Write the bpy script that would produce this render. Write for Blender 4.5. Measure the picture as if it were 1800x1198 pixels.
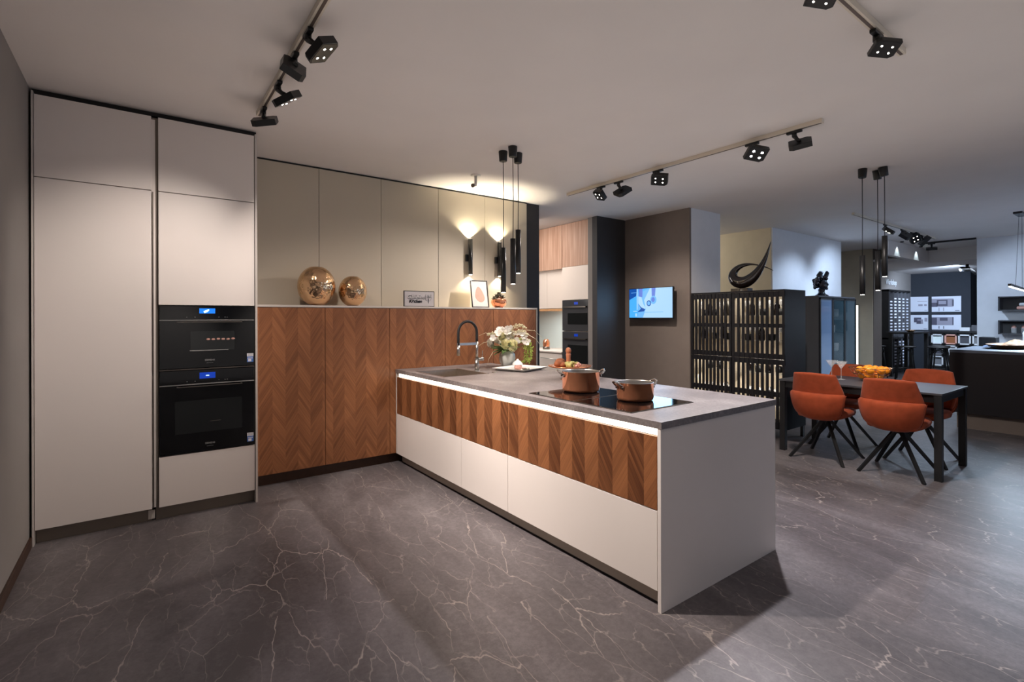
import bpy, math, random
from mathutils import Vector, Matrix
PI = math.pi
sc = bpy.context.scene
C = sc.collection
for o in list(bpy.data.objects): bpy.data.objects.remove(o, do_unlink=True)

# ---------------------------------------------------------------- camera, world, light, exposure
F = 880.4; TH = math.radians(36.43); RL = math.atan2(4.9, 1842.0); EYE = Vector((0, 0, 1.425))
fw = Vector((math.sin(TH), math.cos(TH), 0)); r0 = Vector((math.cos(TH), -math.sin(TH), 0)); u0 = Vector((0, 0, 1))
rt = r0*math.cos(RL) - u0*math.sin(RL); up = r0*math.sin(RL) + u0*math.cos(RL)
cam = bpy.data.objects.new('camera', bpy.data.cameras.new('camera')); C.objects.link(cam)
cam.matrix_world = Matrix(((rt.x, up.x, -fw.x, EYE.x), (rt.y, up.y, -fw.y, EYE.y), (rt.z, up.z, -fw.z, EYE.z), (0, 0, 0, 1)))
cam.data.sensor_width = 36; cam.data.lens = F*36/1800; cam.data.shift_y = -(599-557.8)/1800
cam.data.clip_start = 0.02; cam.data.clip_end = 200
sc.camera = cam
vs = sc.view_settings
vs.view_transform = 'Standard'; vs.look = 'None'; vs.gamma = 1; vs.use_curve_mapping = False; vs.exposure = 0.12

def lin(c):
    c = c/255.0
    return c/12.92 if c <= 0.04045 else ((c+0.055)/1.055)**2.4
def col(r, g, b): return (lin(r), lin(g), lin(b), 1)

# ambient fill added through the open side behind the camera, warm left, cool right
w = bpy.data.worlds.new('world'); sc.world = w; w.use_nodes = True
nt = w.node_tree; nt.nodes.clear()
tc = nt.nodes.new('ShaderNodeTexCoord'); sx = nt.nodes.new('ShaderNodeSeparateXYZ')
rp = nt.nodes.new('ShaderNodeValToRGB'); bg = nt.nodes.new('ShaderNodeBackground'); wo = nt.nodes.new('ShaderNodeOutputWorld')
mr = nt.nodes.new('ShaderNodeMapRange'); mr.inputs[1].default_value = -1; mr.inputs[2].default_value = 1
nt.links.new(tc.outputs['Generated'], sx.inputs[0]); nt.links.new(sx.outputs['X'], mr.inputs[0])
nt.links.new(mr.outputs[0], rp.inputs[0]); nt.links.new(rp.outputs[0], bg.inputs[0]); nt.links.new(bg.outputs[0], wo.inputs[0])
rp.color_ramp.elements[0].position = 0.35; rp.color_ramp.elements[0].color = (0.68, 0.52, 0.44, 1)
rp.color_ramp.elements[1].position = 0.8; rp.color_ramp.elements[1].color = (0.36, 0.50, 0.80, 1)
WORLD = bg.inputs[1]; WORLD.default_value = 0.19

LIGHTS = []
def light(kind, loc, aim, power, color, name='lamp_light', angle=60, blend=0.6, radius=0.03, size=None, parent=None):
    l = bpy.data.lights.new(name, kind); l.energy = power; l.color = color
    if kind == 'SPOT':
        l.spot_size = math.radians(angle); l.spot_blend = blend; l.shadow_soft_size = radius
    elif kind == 'POINT': l.shadow_soft_size = radius
    elif kind == 'AREA':
        l.shape = 'RECTANGLE'; l.size, l.size_y = size
    o = bpy.data.objects.new(name, l); C.objects.link(o)
    d = (Vector(aim) - Vector(loc)).normalized()
    o.rotation_euler = d.to_track_quat('-Z', 'Y').to_euler(); o.location = loc
    return o
WARM = (1.0, 0.89, 0.82); NEUT = (1.0, 0.90, 0.84); COOL = (0.60, 0.76, 1.0)
# cool fill added out of view to tint the right-hand zone blue
light('AREA', (9.5, -4.8, 1.6), (9.5, 4, 1.4), 55, (0.52, 0.70, 1.0), 'added_cool_fill', size=(7, 2.4))
# unseen upward fills added to brighten the ceiling; no fixtures stand there
light('AREA', (2.7, 1.2, 1.6), (2.7, 1.2, 5), 27, (1.0, 0.92, 0.86), 'added_ceiling_fill', size=(5.4, 5.6))
light('AREA', (9.0, 0.6, 1.6), (9.0, 0.6, 5), 3, (0.80, 0.87, 1.0), 'added_ceiling_fill', size=(5.5, 5.0))
light('AREA', (4.55, 6.1, 2.75), (5.3, 5.9, 1.2), 30, (1.0, 0.92, 0.86), 'added_rear_kitchen_fill', size=(0.6, 2.0))  # unseen fill added to brighten the rear kitchen

for x_ in (0.6, 2.6, 4.6): light('SPOT', (x_, -3.6, 2.8), (x_, -5, 0.7), 220, (1.0, 0.88, 0.78), 'added_reflection_fill', angle=58, blend=1.0)  # spots added behind the camera so the copper pots reflect a lit wall
light('AREA', (14.6, 3.3, 2.5), (14.9, 3.6, 0), 45, (0.72, 0.84, 1.0), 'added_workshop_fill', size=(1.6, 0.6))  # fill without a fixture, added to brighten the workshop
light('AREA', (3.9, 6.4, 1.9), (5.3, 6.0, 0.6), 8, (1.0, 0.93, 0.88), 'added_rear_kitchen_fill', size=(0.5, 0.5))  # second unseen fill, added for the rear base fronts
light('AREA', (7.3, 6.2, 2.6), (8.25, 4.4, 1.9), 15, (1.0, 0.95, 0.85), 'added_side_room_fill', size=(0.6, 0.6))  # unseen lamp added behind the column to light the beige wall

# ---------------------------------------------------------------- materials
def mat(name, c, rough=0.5, metal=0.0, emit=None, es=0, spec=0.5, trans=0.0, ior=1.45, noise=0.0, nscale=8, bump=0.0, bscale=200, coat=0.0, alpha=1.0, sheen=0.0):
    m = bpy.data.materials.new(name); m.use_nodes = True
    n = m.node_tree; b = n.nodes['Principled BSDF']
    b.inputs['Base Color'].default_value = c; b.inputs['Roughness'].default_value = rough
    b.inputs['Metallic'].default_value = metal; b.inputs['IOR'].default_value = ior
    b.inputs['Specular IOR Level'].default_value = spec
    b.inputs['Transmission Weight'].default_value = trans; b.inputs['Coat Weight'].default_value = coat
    b.inputs['Alpha'].default_value = alpha
    if sheen: b.inputs['Sheen Weight'].default_value = sheen; b.inputs['Sheen Roughness'].default_value = 0.4
    if emit: b.inputs['Emission Color'].default_value = emit; b.inputs['Emission Strength'].default_value = es
    t = n.nodes.new('ShaderNodeTexCoord')
    if noise:
        ns = n.nodes.new('ShaderNodeTexNoise'); ns.inputs['Scale'].default_value = nscale; ns.inputs['Detail'].default_value = 5
        mx = n.nodes.new('ShaderNodeMix'); mx.data_type = 'RGBA'; mx.blend_type = 'MULTIPLY'
        mp = n.nodes.new('ShaderNodeMapRange'); mp.inputs[1].default_value = 0.3; mp.inputs[2].default_value = 0.7
        mp.inputs[3].default_value = 1-noise; mp.inputs[4].default_value = 1+noise
        n.links.new(t.outputs['Object'], ns.inputs['Vector']); n.links.new(ns.outputs['Fac'], mp.inputs[0])
        mx.inputs[0].default_value = 1; mx.inputs[6].default_value = c
        n.links.new(mp.outputs[0], mx.inputs[7]); n.links.new(mx.outputs[2], b.inputs['Base Color'])
    if bump:
        nb = n.nodes.new('ShaderNodeTexNoise'); nb.inputs['Scale'].default_value = bscale
        bp = n.nodes.new('ShaderNodeBump'); bp.inputs['Strength'].default_value = bump; bp.inputs['Distance'].default_value = 0.002
        n.links.new(t.outputs['Object'], nb.inputs['Vector']); n.links.new(nb.outputs['Fac'], bp.inputs['Height'])
        n.links.new(bp.outputs[0], b.inputs['Normal'])
    return m

class NG:   # tiny node helper
    def __init__(s, m): s.t = m.node_tree; s.b = s.t.nodes['Principled BSDF']
    def n(s, k, **kw):
        x = s.t.nodes.new(k)
        for a, v in kw.items(): setattr(x, a, v)
        return x
    def l(s, a, b): s.t.links.new(a, b)
    def m(s, op, a, b=None, c=None):
        x = s.n('ShaderNodeMath', operation=op)
        for i, v in enumerate((a, b, c)):
            if v is None: continue
            if isinstance(v, (int, float)): x.inputs[i].default_value = v
            else: s.l(v, x.inputs[i])
        return x.outputs[0]
    def xyz(s, v):
        x = s.n('ShaderNodeSeparateXYZ'); s.l(v, x.inputs[0]); return x.outputs
    def cxyz(s, a, b, c):
        x = s.n('ShaderNodeCombineXYZ')
        for i, v in enumerate((a, b, c)):
            if isinstance(v, (int, float)): x.inputs[i].default_value = v
            else: s.l(v, x.inputs[i])
        return x.outputs[0]
    def noise(s, v, scale, detail=4, rough=0.55, dist=0):
        x = s.n('ShaderNodeTexNoise'); x.inputs['Scale'].default_value = scale; x.inputs['Detail'].default_value = detail
        x.inputs['Roughness'].default_value = rough; x.inputs['Distortion'].default_value = dist; s.l(v, x.inputs['Vector']); return x
    def ramp(s, v, stops):
        x = s.n('ShaderNodeValToRGB'); e = x.color_ramp.elements
        while len(e) < len(stops): e.new(0.5)
        for i, (p, c) in enumerate(stops): e[i].position = p; e[i].color = c
        s.l(v, x.inputs[0]); return x.outputs[0]
    def mix(s, f, a, b, bt='MIX'):
        x = s.n('ShaderNodeMix', data_type='RGBA', blend_type=bt)
        for i, v in ((0, f), (6, a), (7, b)):
            if isinstance(v, (int, float)): x.inputs[i].default_value = v
            elif isinstance(v, tuple): x.inputs[i].default_value = v
            else: s.l(v, x.inputs[i])
        return x.outputs[2]

def chevron(name, ca, cb, strip_sheen=0.5, w=0.1033, slope=1.6):
    """walnut veneer strips laid in chevrons; strip index along x+y, grain climbing left and right in turn"""
    m = mat(name, ca, rough=0.38, spec=0.4); g = NG(m)
    tcn = g.n('ShaderNodeTexCoord'); X, Y, Z = g.xyz(tcn.outputs['Object'])
    u = g.m('ADD', X, Y); q = g.m('DIVIDE', u, w); i = g.m('FLOOR', q)
    par = g.m('FLOORED_MODULO', i, 2.0); sg = g.m('SUBTRACT', g.m('MULTIPLY', par, 2.0), 1.0)
    lu = g.m('SUBTRACT', u, g.m('MULTIPLY', g.m('ADD', i, 0.5), w))
    s = g.m('ADD', Z, g.m('MULTIPLY', g.m('MULTIPLY', lu, sg), slope))      # coordinate across the grain
    a = g.m('SUBTRACT', lu, g.m('MULTIPLY', g.m('MULTIPLY', Z, sg), 1/slope))
    fine = g.noise(g.cxyz(g.m('MULTIPLY', s, 60.0), g.m('MULTIPLY', a, 3.0), i), 1.0, 5, 0.6, 0.3).outputs['Fac']
    slat = g.n('ShaderNodeTexWhiteNoise'); slat.noise_dimensions = '2D'
    g.l(g.cxyz(g.m('FLOOR', g.m('DIVIDE', s, 0.034)), i, 0.0), slat.inputs['Vector'])
    broad = g.noise(g.cxyz(g.m('MULTIPLY', s, 7.0), a, i), 1.0, 2).outputs['Fac']
    f = g.m('ADD', g.m('MULTIPLY', fine, 0.55), g.m('MULTIPLY', slat.outputs[0], 0.17))
    f = g.m('ADD', f, g.m('MULTIPLY', broad, 0.30))
    f = g.m('ADD', f, g.m('MULTIPLY', g.m('SUBTRACT', par, 0.5), strip_sheen))  # alternate strips painted lighter and darker for the sheen of turning grain
    c = g.ramp(g.m('SUBTRACT', f, 0.05), [(0.2, cb), (0.55, ca), (0.9, tuple(min(1, x*1.5) for x in ca[:3])+(1,))])
    fr = g.m('FRACT', g.m('DIVIDE', s, 0.034)); ln = g.m('LESS_THAN', fr, 0.07)
    c = g.mix(g.m('MULTIPLY', ln, 0.28), c, (0.03, 0.012, 0.005, 1))
    g.l(c, g.b.inputs['Base Color'])
    return m

M = {}
M['ceiling'] = mat('ceiling paint', col(222, 216, 212), 0.9, spec=0.2, noise=0.02, nscale=2)
M['wall_grey'] = mat('greige wall paint', col(136, 130, 126), 0.8, spec=0.25, noise=0.03, nscale=3)
M['wall_black'] = mat('anthracite wall paint', col(58, 56, 57), 0.6, spec=0.3, noise=0.03)
M['wall_brown'] = mat('taupe wall paint', col(118, 107, 99), 0.7, spec=0.3, noise=0.03)
M['wall_beige'] = mat('beige wall paint', col(204, 190, 165), 0.8, spec=0.2, noise=0.03)
M['wall_pale'] = mat('pale wall paint', col(222, 224, 228), 0.8, spec=0.2, noise=0.02)
M['wall_navy'] = mat('blue grey wall paint', col(48, 51, 57), 0.8, spec=0.2, noise=0.03)
M['panel'] = mat('beige cladding lacquer', col(188, 178, 160), 0.45, spec=0.35, noise=0.015, nscale=2)
M['front'] = mat('satin greige lacquer', col(224, 215, 208), 0.42, spec=0.35, noise=0.012, nscale=2)
M['edge'] = mat('greige edge band', col(200, 192, 184), 0.5)
M['plinth'] = mat('bronze brown plinth', col(128, 118, 108), 0.4, metal=0.25, noise=0.03)
M['plinth_island'] = mat('lightened plinth metal', col(176, 165, 150), 0.4, metal=0.3)  # island copy of the plinth, lightened to offset the shade under the worktop
M['plinth_dark'] = mat('dark walnut plinth', col(62, 40, 28), 0.4, noise=0.15, nscale=20)
M['black'] = mat('satin black', col(22, 21, 22), 0.45)
M['black_metal'] = mat('black powder coated metal', col(24, 24, 25), 0.38, spec=0.5, bump=0.1, bscale=500)
M['cab_black'] = mat('black brown cabinet lacquer', col(22, 21, 24), 0.55, spec=0.25, noise=0.03)
M['cab_grey'] = mat('charcoal cabinet lacquer', col(72, 72, 76), 0.45, noise=0.03)
M['glass_black'] = mat('black oven glass', col(8, 8, 9), 0.06, spec=0.35, coat=0.2)
M['glass_window'] = mat('smoked oven window', col(26, 28, 28), 0.08, spec=0.4, coat=0.2)
M['steel'] = mat('brushed steel', col(190, 186, 180), 0.28, metal=1.0, noise=0.05, nscale=40)
M['steel_dark'] = mat('brushed dark steel', col(120, 112, 104), 0.35, metal=1.0, noise=0.06, nscale=30)
M['sink'] = mat('satin sink steel', col(182, 170, 156), 0.30, metal=0.9, noise=0.06, nscale=30)
M['oven_grey'] = mat('oven glass with painted reflection', col(66, 66, 68), 0.14, coat=0.3)  # grey painted in for the reflections on the dark rear ovens
M['chrome'] = mat('polished chrome', col(225, 222, 218), 0.08, metal=1.0)
M['copper'] = mat('polished copper', col(246, 164, 122), 0.13, metal=0.80, noise=0.04, nscale=14)
M['copper_matt'] = mat('warm copper plate', col(196, 128, 88), 0.22, metal=0.7, noise=0.05, nscale=20)
M['gold'] = mat('hammered gold', col(226, 188, 148), 0.12, metal=1.0)
for k_, an_ in (('steel', 0.4),):
    g = NG(M[k_]); tg = g.n('ShaderNodeTangent', direction_type='RADIAL', axis='Z'); g.l(tg.outputs[0], g.b.inputs['Tangent']); g.b.inputs['Anisotropic'].default_value = an_
g = NG(M['gold']); t_ = g.n('ShaderNodeTexCoord'); v_ = g.n('ShaderNodeTexVoronoi', feature='SMOOTH_F1'); v_.inputs['Scale'].default_value = 42
b_ = g.n('ShaderNodeBump'); b_.inputs['Strength'].default_value = 0.5; b_.inputs['Distance'].default_value = 0.012
g.l(t_.outputs['Object'], v_.inputs['Vector']); g.l(v_.outputs['Distance'], b_.inputs['Height']); g.l(b_.outputs[0], g.b.inputs['Normal'])
M['white'] = mat('white ceramic', col(236, 232, 226), 0.25, spec=0.5, coat=0.3)
M['white_plastic'] = mat('white plastic', col(225, 220, 212), 0.45)
M['track'] = mat('cream track rail', col(214, 204, 188), 0.4)
M['track_dark'] = mat('brown track groove', col(92, 78, 70), 0.4)
M['rubber'] = mat('black hose rubber', col(30, 28, 28), 0.6, bump=0.3, bscale=300)
M['led'] = mat('warm led strip', col(255, 250, 235), 0.5, emit=(1, 0.91, 0.74, 1), es=3.6)
M['led_cool'] = mat('cool led bar', col(245, 248, 255), 0.5, emit=(0.9, 0.95, 1, 1), es=9.0)
M['led_dot'] = mat('spot led', col(255, 250, 240), 0.5, emit=(1, 0.93, 0.82, 1), es=14.0)
M['led_dot_hot'] = mat('bright spot led', col(255, 252, 250), 0.5, emit=(1, 0.97, 0.97, 1), es=60.0)
M['display'] = mat('blue display', col(20, 90, 180), 0.3, emit=col(20, 110, 215), es=1.0)
M['display_hot'] = mat('white display graphic', col(200, 230, 255), 0.3, emit=col(190, 230, 255), es=1.6)
M['display_deep'] = mat('deep blue display', col(10, 40, 130), 0.3, emit=col(14, 52, 150), es=0.9)
M['logo'] = mat('grey printed lettering', col(120, 120, 120), 0.5)
M['sticker_w'] = mat('white sticker', col(225, 222, 226), 0.5)
M['sticker_b'] = mat('blue sticker', col(70, 110, 180), 0.5)
M['velvet'] = mat('rust velvet', col(158, 72, 42), 0.75, spec=0.2, noise=0.14, nscale=16, bump=0.15, bscale=400, sheen=0.12)
M['velvet_dark'] = mat('rust velvet piping', col(120, 50, 28), 0.8, spec=0.15)
M['table'] = mat('anthracite ceramic table', col(66, 66, 70), 0.42, noise=0.05, nscale=6)
M['orange'] = mat('orange peel', col(240, 150, 30), 0.45, bump=0.4, bscale=160, noise=0.06, nscale=8)
M['gilt'] = mat('rose gold wire', col(225, 175, 140), 0.15, metal=1.0)
M['glass'] = mat('clear glass', (1, 1, 1, 1), 0.03, spec=1.0, alpha=0.20)
M['glass_pane'] = mat('thin clear glass pane', (0.95, 0.98, 0.98, 1), 0.02, spec=0.5, alpha=0.12)
M['smoke_pane'] = mat('smoked glass pane', col(70, 95, 105), 0.03, spec=0.8, alpha=0.38)
M['blue_pane'] = mat('glass painted mirrored blue', col(112, 138, 172), 0.15, coat=0.4)  # opaque blue stands in for what the first door mirrors
M['gloss_black'] = mat('glossy dark brown lacquer', col(24, 16, 13), 0.06, coat=1.0, spec=0.6)
M['bust'] = mat('glossy blue black ceramic', col(14, 18, 26), 0.12, coat=0.6)
M['vase'] = mat('pale ribbed glass vase', col(222, 224, 216), 0.15, trans=0.12, coat=0.4, spec=0.6)
M['rose'] = mat('ivory rose petal', col(252, 246, 206), 0.6, noise=0.05)
M['petal'] = mat('white petal', col(246, 240, 228), 0.6)
M['leaf'] = mat('dusty green leaf', col(120, 150, 92), 0.6, noise=0.2, nscale=20)
M['lime'] = mat('lime green amaranth', col(176, 190, 92), 0.8, noise=0.2, nscale=60)
M['grass'] = mat('pale straw grass', col(242, 232, 196), 0.7)
M['stem'] = mat('green stem', col(120, 140, 80), 0.7)
M['bread'] = mat('brown crust', col(132, 74, 40), 0.7, noise=0.25, nscale=30, bump=0.5, bscale=80)
M['grape'] = mat('pale green dried flower', col(168, 160, 96), 0.7, noise=0.25, nscale=40)
M['rosy'] = mat('dusty pink', col(196, 146, 132), 0.6, noise=0.1)
M['wood_mill'] = mat('reddish wood', col(178, 112, 78), 0.35, noise=0.1, nscale=30)
M['board'] = mat('light wood board', col(222, 170, 118), 0.5, noise=0.08, nscale=20)
M['oak'] = mat('light oak front', col(205, 165, 138), 0.5, spec=0.3)
g = NG(M['oak']); t_ = g.n('ShaderNodeTexCoord'); mp_ = g.n('ShaderNodeMapping'); mp_.inputs['Scale'].default_value = (22, 22, 0.9)
g.l(t_.outputs['Object'], mp_.inputs[0]); n_ = g.noise(mp_.outputs[0], 1.5, 5)
g.l(g.ramp(n_.outputs['Fac'], [(0.3, col(170, 130, 106)), (0.7, col(208, 172, 150))]), g.b.inputs['Base Color'])
M['cream'] = mat('cream kitchen front', col(236, 222, 210), 0.4, spec=0.4)
M['glass_splash'] = mat('pale green glass splashback', col(206, 216, 212), 0.12, coat=0.5)
M['walnut_tall'] = chevron('walnut chevron veneer', col(150, 98, 64), col(104, 64, 40), 0.10)
M['walnut_drawer'] = chevron('walnut chevron veneer on drawers', col(134, 86, 54), col(86, 50, 30), 0.26)  # same walnut, with the strip sheen painted stronger
M['basket'] = mat('brown wooden bowl', col(118, 80, 46), 0.6, noise=0.15, nscale=20)
M['kraft'] = mat('crumpled brown paper', col(128, 88, 50), 0.7, noise=0.15, nscale=12)
M['navy'] = mat('blue grey cloth', col(92, 108, 140), 0.8, noise=0.1)
M['blue_black'] = mat('near black front', col(24, 21, 24), 0.35)
M['top_blue'] = mat('grey laminate top', col(84, 90, 102), 0.45, noise=0.03)
M['lightgrey'] = mat('light grey sample front', col(196, 198, 200), 0.5)
M['samplebrown'] = mat('brown sample interior', col(130, 78, 44), 0.5)
M['midgrey'] = mat('mid grey sample', col(110, 110, 112), 0.6, noise=0.1)
M['darkgrey'] = mat('dark grey sample', col(62, 62, 68), 0.6)
M['poster'] = mat('white poster print', col(200, 204, 216), 0.5)
M['poster_dark'] = mat('poster dark ink', col(74, 72, 88), 0.5)
M['poster_mid'] = mat('poster grey ink', col(140, 138, 152), 0.5)
M['paper'] = mat('art print paper', col(228, 220, 212), 0.6)
M['blob'] = mat('blush watercolour', col(205, 168, 150), 0.7, noise=0.06, nscale=20)
M['signboard'] = mat('grey sign board', col(186, 180, 180), 0.5)
M['signgrey'] = mat('pale sign letter', col(205, 200, 200), 0.5)
M['signtext'] = mat('white wall lettering', col(225, 228, 232), 0.5)
M['succulent'] = mat('dark green succulent', col(88, 86, 70), 0.7, noise=0.2, nscale=40)
M['tv1'] = mat('screen mid blue', col(0, 0, 0), 0.3, emit=col(70, 165, 240), es=1.15)
M['tv2'] = mat('screen pale', col(0, 0, 0), 0.3, emit=col(172, 214, 252), es=1.0)
M['tv3'] = mat('screen navy', col(0, 0, 0), 0.3, emit=col(20, 80, 165), es=1.0)
M['tv4'] = mat('screen violet blue', col(0, 0, 0), 0.3, emit=col(95, 125, 215), es=1.0)
M['tv5'] = mat('screen light blue', col(0, 0, 0), 0.3, emit=col(110, 182, 248), es=1.0)
M['display_back'] = mat('lit beige cabinet back', col(214, 200, 176), 0.6)

# worktop: brownish grey stone laminate
m = mat('grey brown stone worktop', col(150, 140, 134), 0.42, spec=0.45); g = NG(m); t_ = g.n('ShaderNodeTexCoord')
n1 = g.noise(t_.outputs['Object'], 3.0, 6, 0.6, 0.4).outputs['Fac']; n2 = g.noise(t_.outputs['Object'], 60.0, 4, 0.7).outputs['Fac']
f = g.m('ADD', g.m('MULTIPLY', n1, 0.65), g.m('MULTIPLY', n2, 0.45))
g.l(g.ramp(f, [(0.35, col(88, 81, 80)), (0.55, col(116, 108, 106)), (0.72, col(148, 140, 137))]), g.b.inputs['Base Color'])
M['stone'] = m
# floor: grey brown vinyl with pale broken veins
m = mat('grey veined stone floor', col(100, 94, 92), 0.42, spec=0.4); g = NG(m); t_ = g.n('ShaderNodeTexCoord')
P0 = t_.outputs['Object']
mr_ = g.n('ShaderNodeMapping'); mr_.inputs['Rotation'].default_value = (0, 0, math.radians(9)); g.l(P0, mr_.inputs[0])
mp_ = g.n('ShaderNodeMapping'); mp_.inputs['Scale'].default_value = (1.0, 0.34, 1); g.l(mr_.outputs[0], mp_.inputs[0])
# big tiles shift the pattern so veins break at the joints
X, Y, Z = g.xyz(P0)
ty = g.m('FLOOR', g.m('DIVIDE', X, 0.90)); tx = g.m('FLOOR', g.m('DIVIDE', g.m('ADD', Y, g.m('MULTIPLY', ty, 0.6)), 1.8))
off = g.cxyz(g.m('MULTIPLY', tx, 3.17), g.m('MULTIPLY', ty, 5.31), 0.0)
va = g.n('ShaderNodeVectorMath', operation='ADD'); g.l(mp_.outputs[0], va.inputs[0]); g.l(off, va.inputs[1])
PV = va.outputs[0]
dn = g.noise(PV, 2.2, 5, 0.6); dm = g.n('ShaderNodeVectorMath', operation='MULTIPLY_ADD')
g.l(dn.outputs['Color'], dm.inputs[0]); dm.inputs[1].default_value = (0.30, 0.20, 0); g.l(PV, dm.inputs[2])
dn2 = g.noise(PV, 14, 3, 0.6); dm2 = g.n('ShaderNodeVectorMath', operation='MULTIPLY_ADD')
g.l(dn2.outputs['Color'], dm2.inputs[0]); dm2.inputs[1].default_value = (0.06, 0.035, 0); g.l(dm.outputs[0], dm2.inputs[2])
def vein(scale, width, thr, rnd=1.0):
    v = g.n('ShaderNodeTexVoronoi', feature='DISTANCE_TO_EDGE'); v.voronoi_dimensions = '2D'; v.inputs['Scale'].default_value = scale
    v.inputs['Randomness'].default_value = rnd; g.l(dm2.outputs[0], v.inputs['Vector'])
    r = g.n('ShaderNodeMapRange'); r.inputs[1].default_value = 0; r.inputs[2].default_value = width; r.inputs[3].default_value = 1; r.inputs[4].default_value = 0
    g.l(v.outputs['Distance'], r.inputs[0])
    k = g.noise(PV, scale*0.9, 2).outputs['Fac']
    q = g.n('ShaderNodeMapRange'); q.inputs[1].default_value = thr; q.inputs[2].default_value = thr+0.13; g.l(k, q.inputs[0])
    return g.m('MULTIPLY', r.outputs[0], q.outputs[0])
v1 = vein(4.3, 0.013, 0.40); v2 = vein(9.5, 0.024, 0.42)
cl = g.noise(mp_.outputs[0], 1.8, 7, 0.62, 0.3).outputs['Fac']; sp = g.noise(P0, 45, 3, 0.7).outputs['Fac']
base = g.ramp(g.m('ADD', g.m('MULTIPLY', cl, 0.75), g.m('MULTIPLY', sp, 0.25)), [(0.36, col(74, 69, 70)), (0.52, col(99, 93, 94)), (0.66, col(126, 120, 121))])
c1 = g.mix(g.m('MULTIPLY', v1, 0.60), base, col(186, 174, 164)); c2 = g.mix(g.m('MULTIPLY', v2, 0.42), c1, col(170, 160, 152))
jx = g.m('LESS_THAN', g.m('FRACT', g.m('DIVIDE', X, 0.90)), 0.006); jy = g.m('LESS_THAN', g.m('FRACT', g.m('DIVIDE', g.m('ADD', Y, g.m('MULTIPLY', ty, 0.6)), 1.8)), 0.003)
c3 = g.mix(g.m('MULTIPLY', g.m('MAXIMUM', jx, jy), 0.15), c2, col(60, 54, 52))
g.l(c3, g.b.inputs['Base Color']); M['floor'] = m

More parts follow.
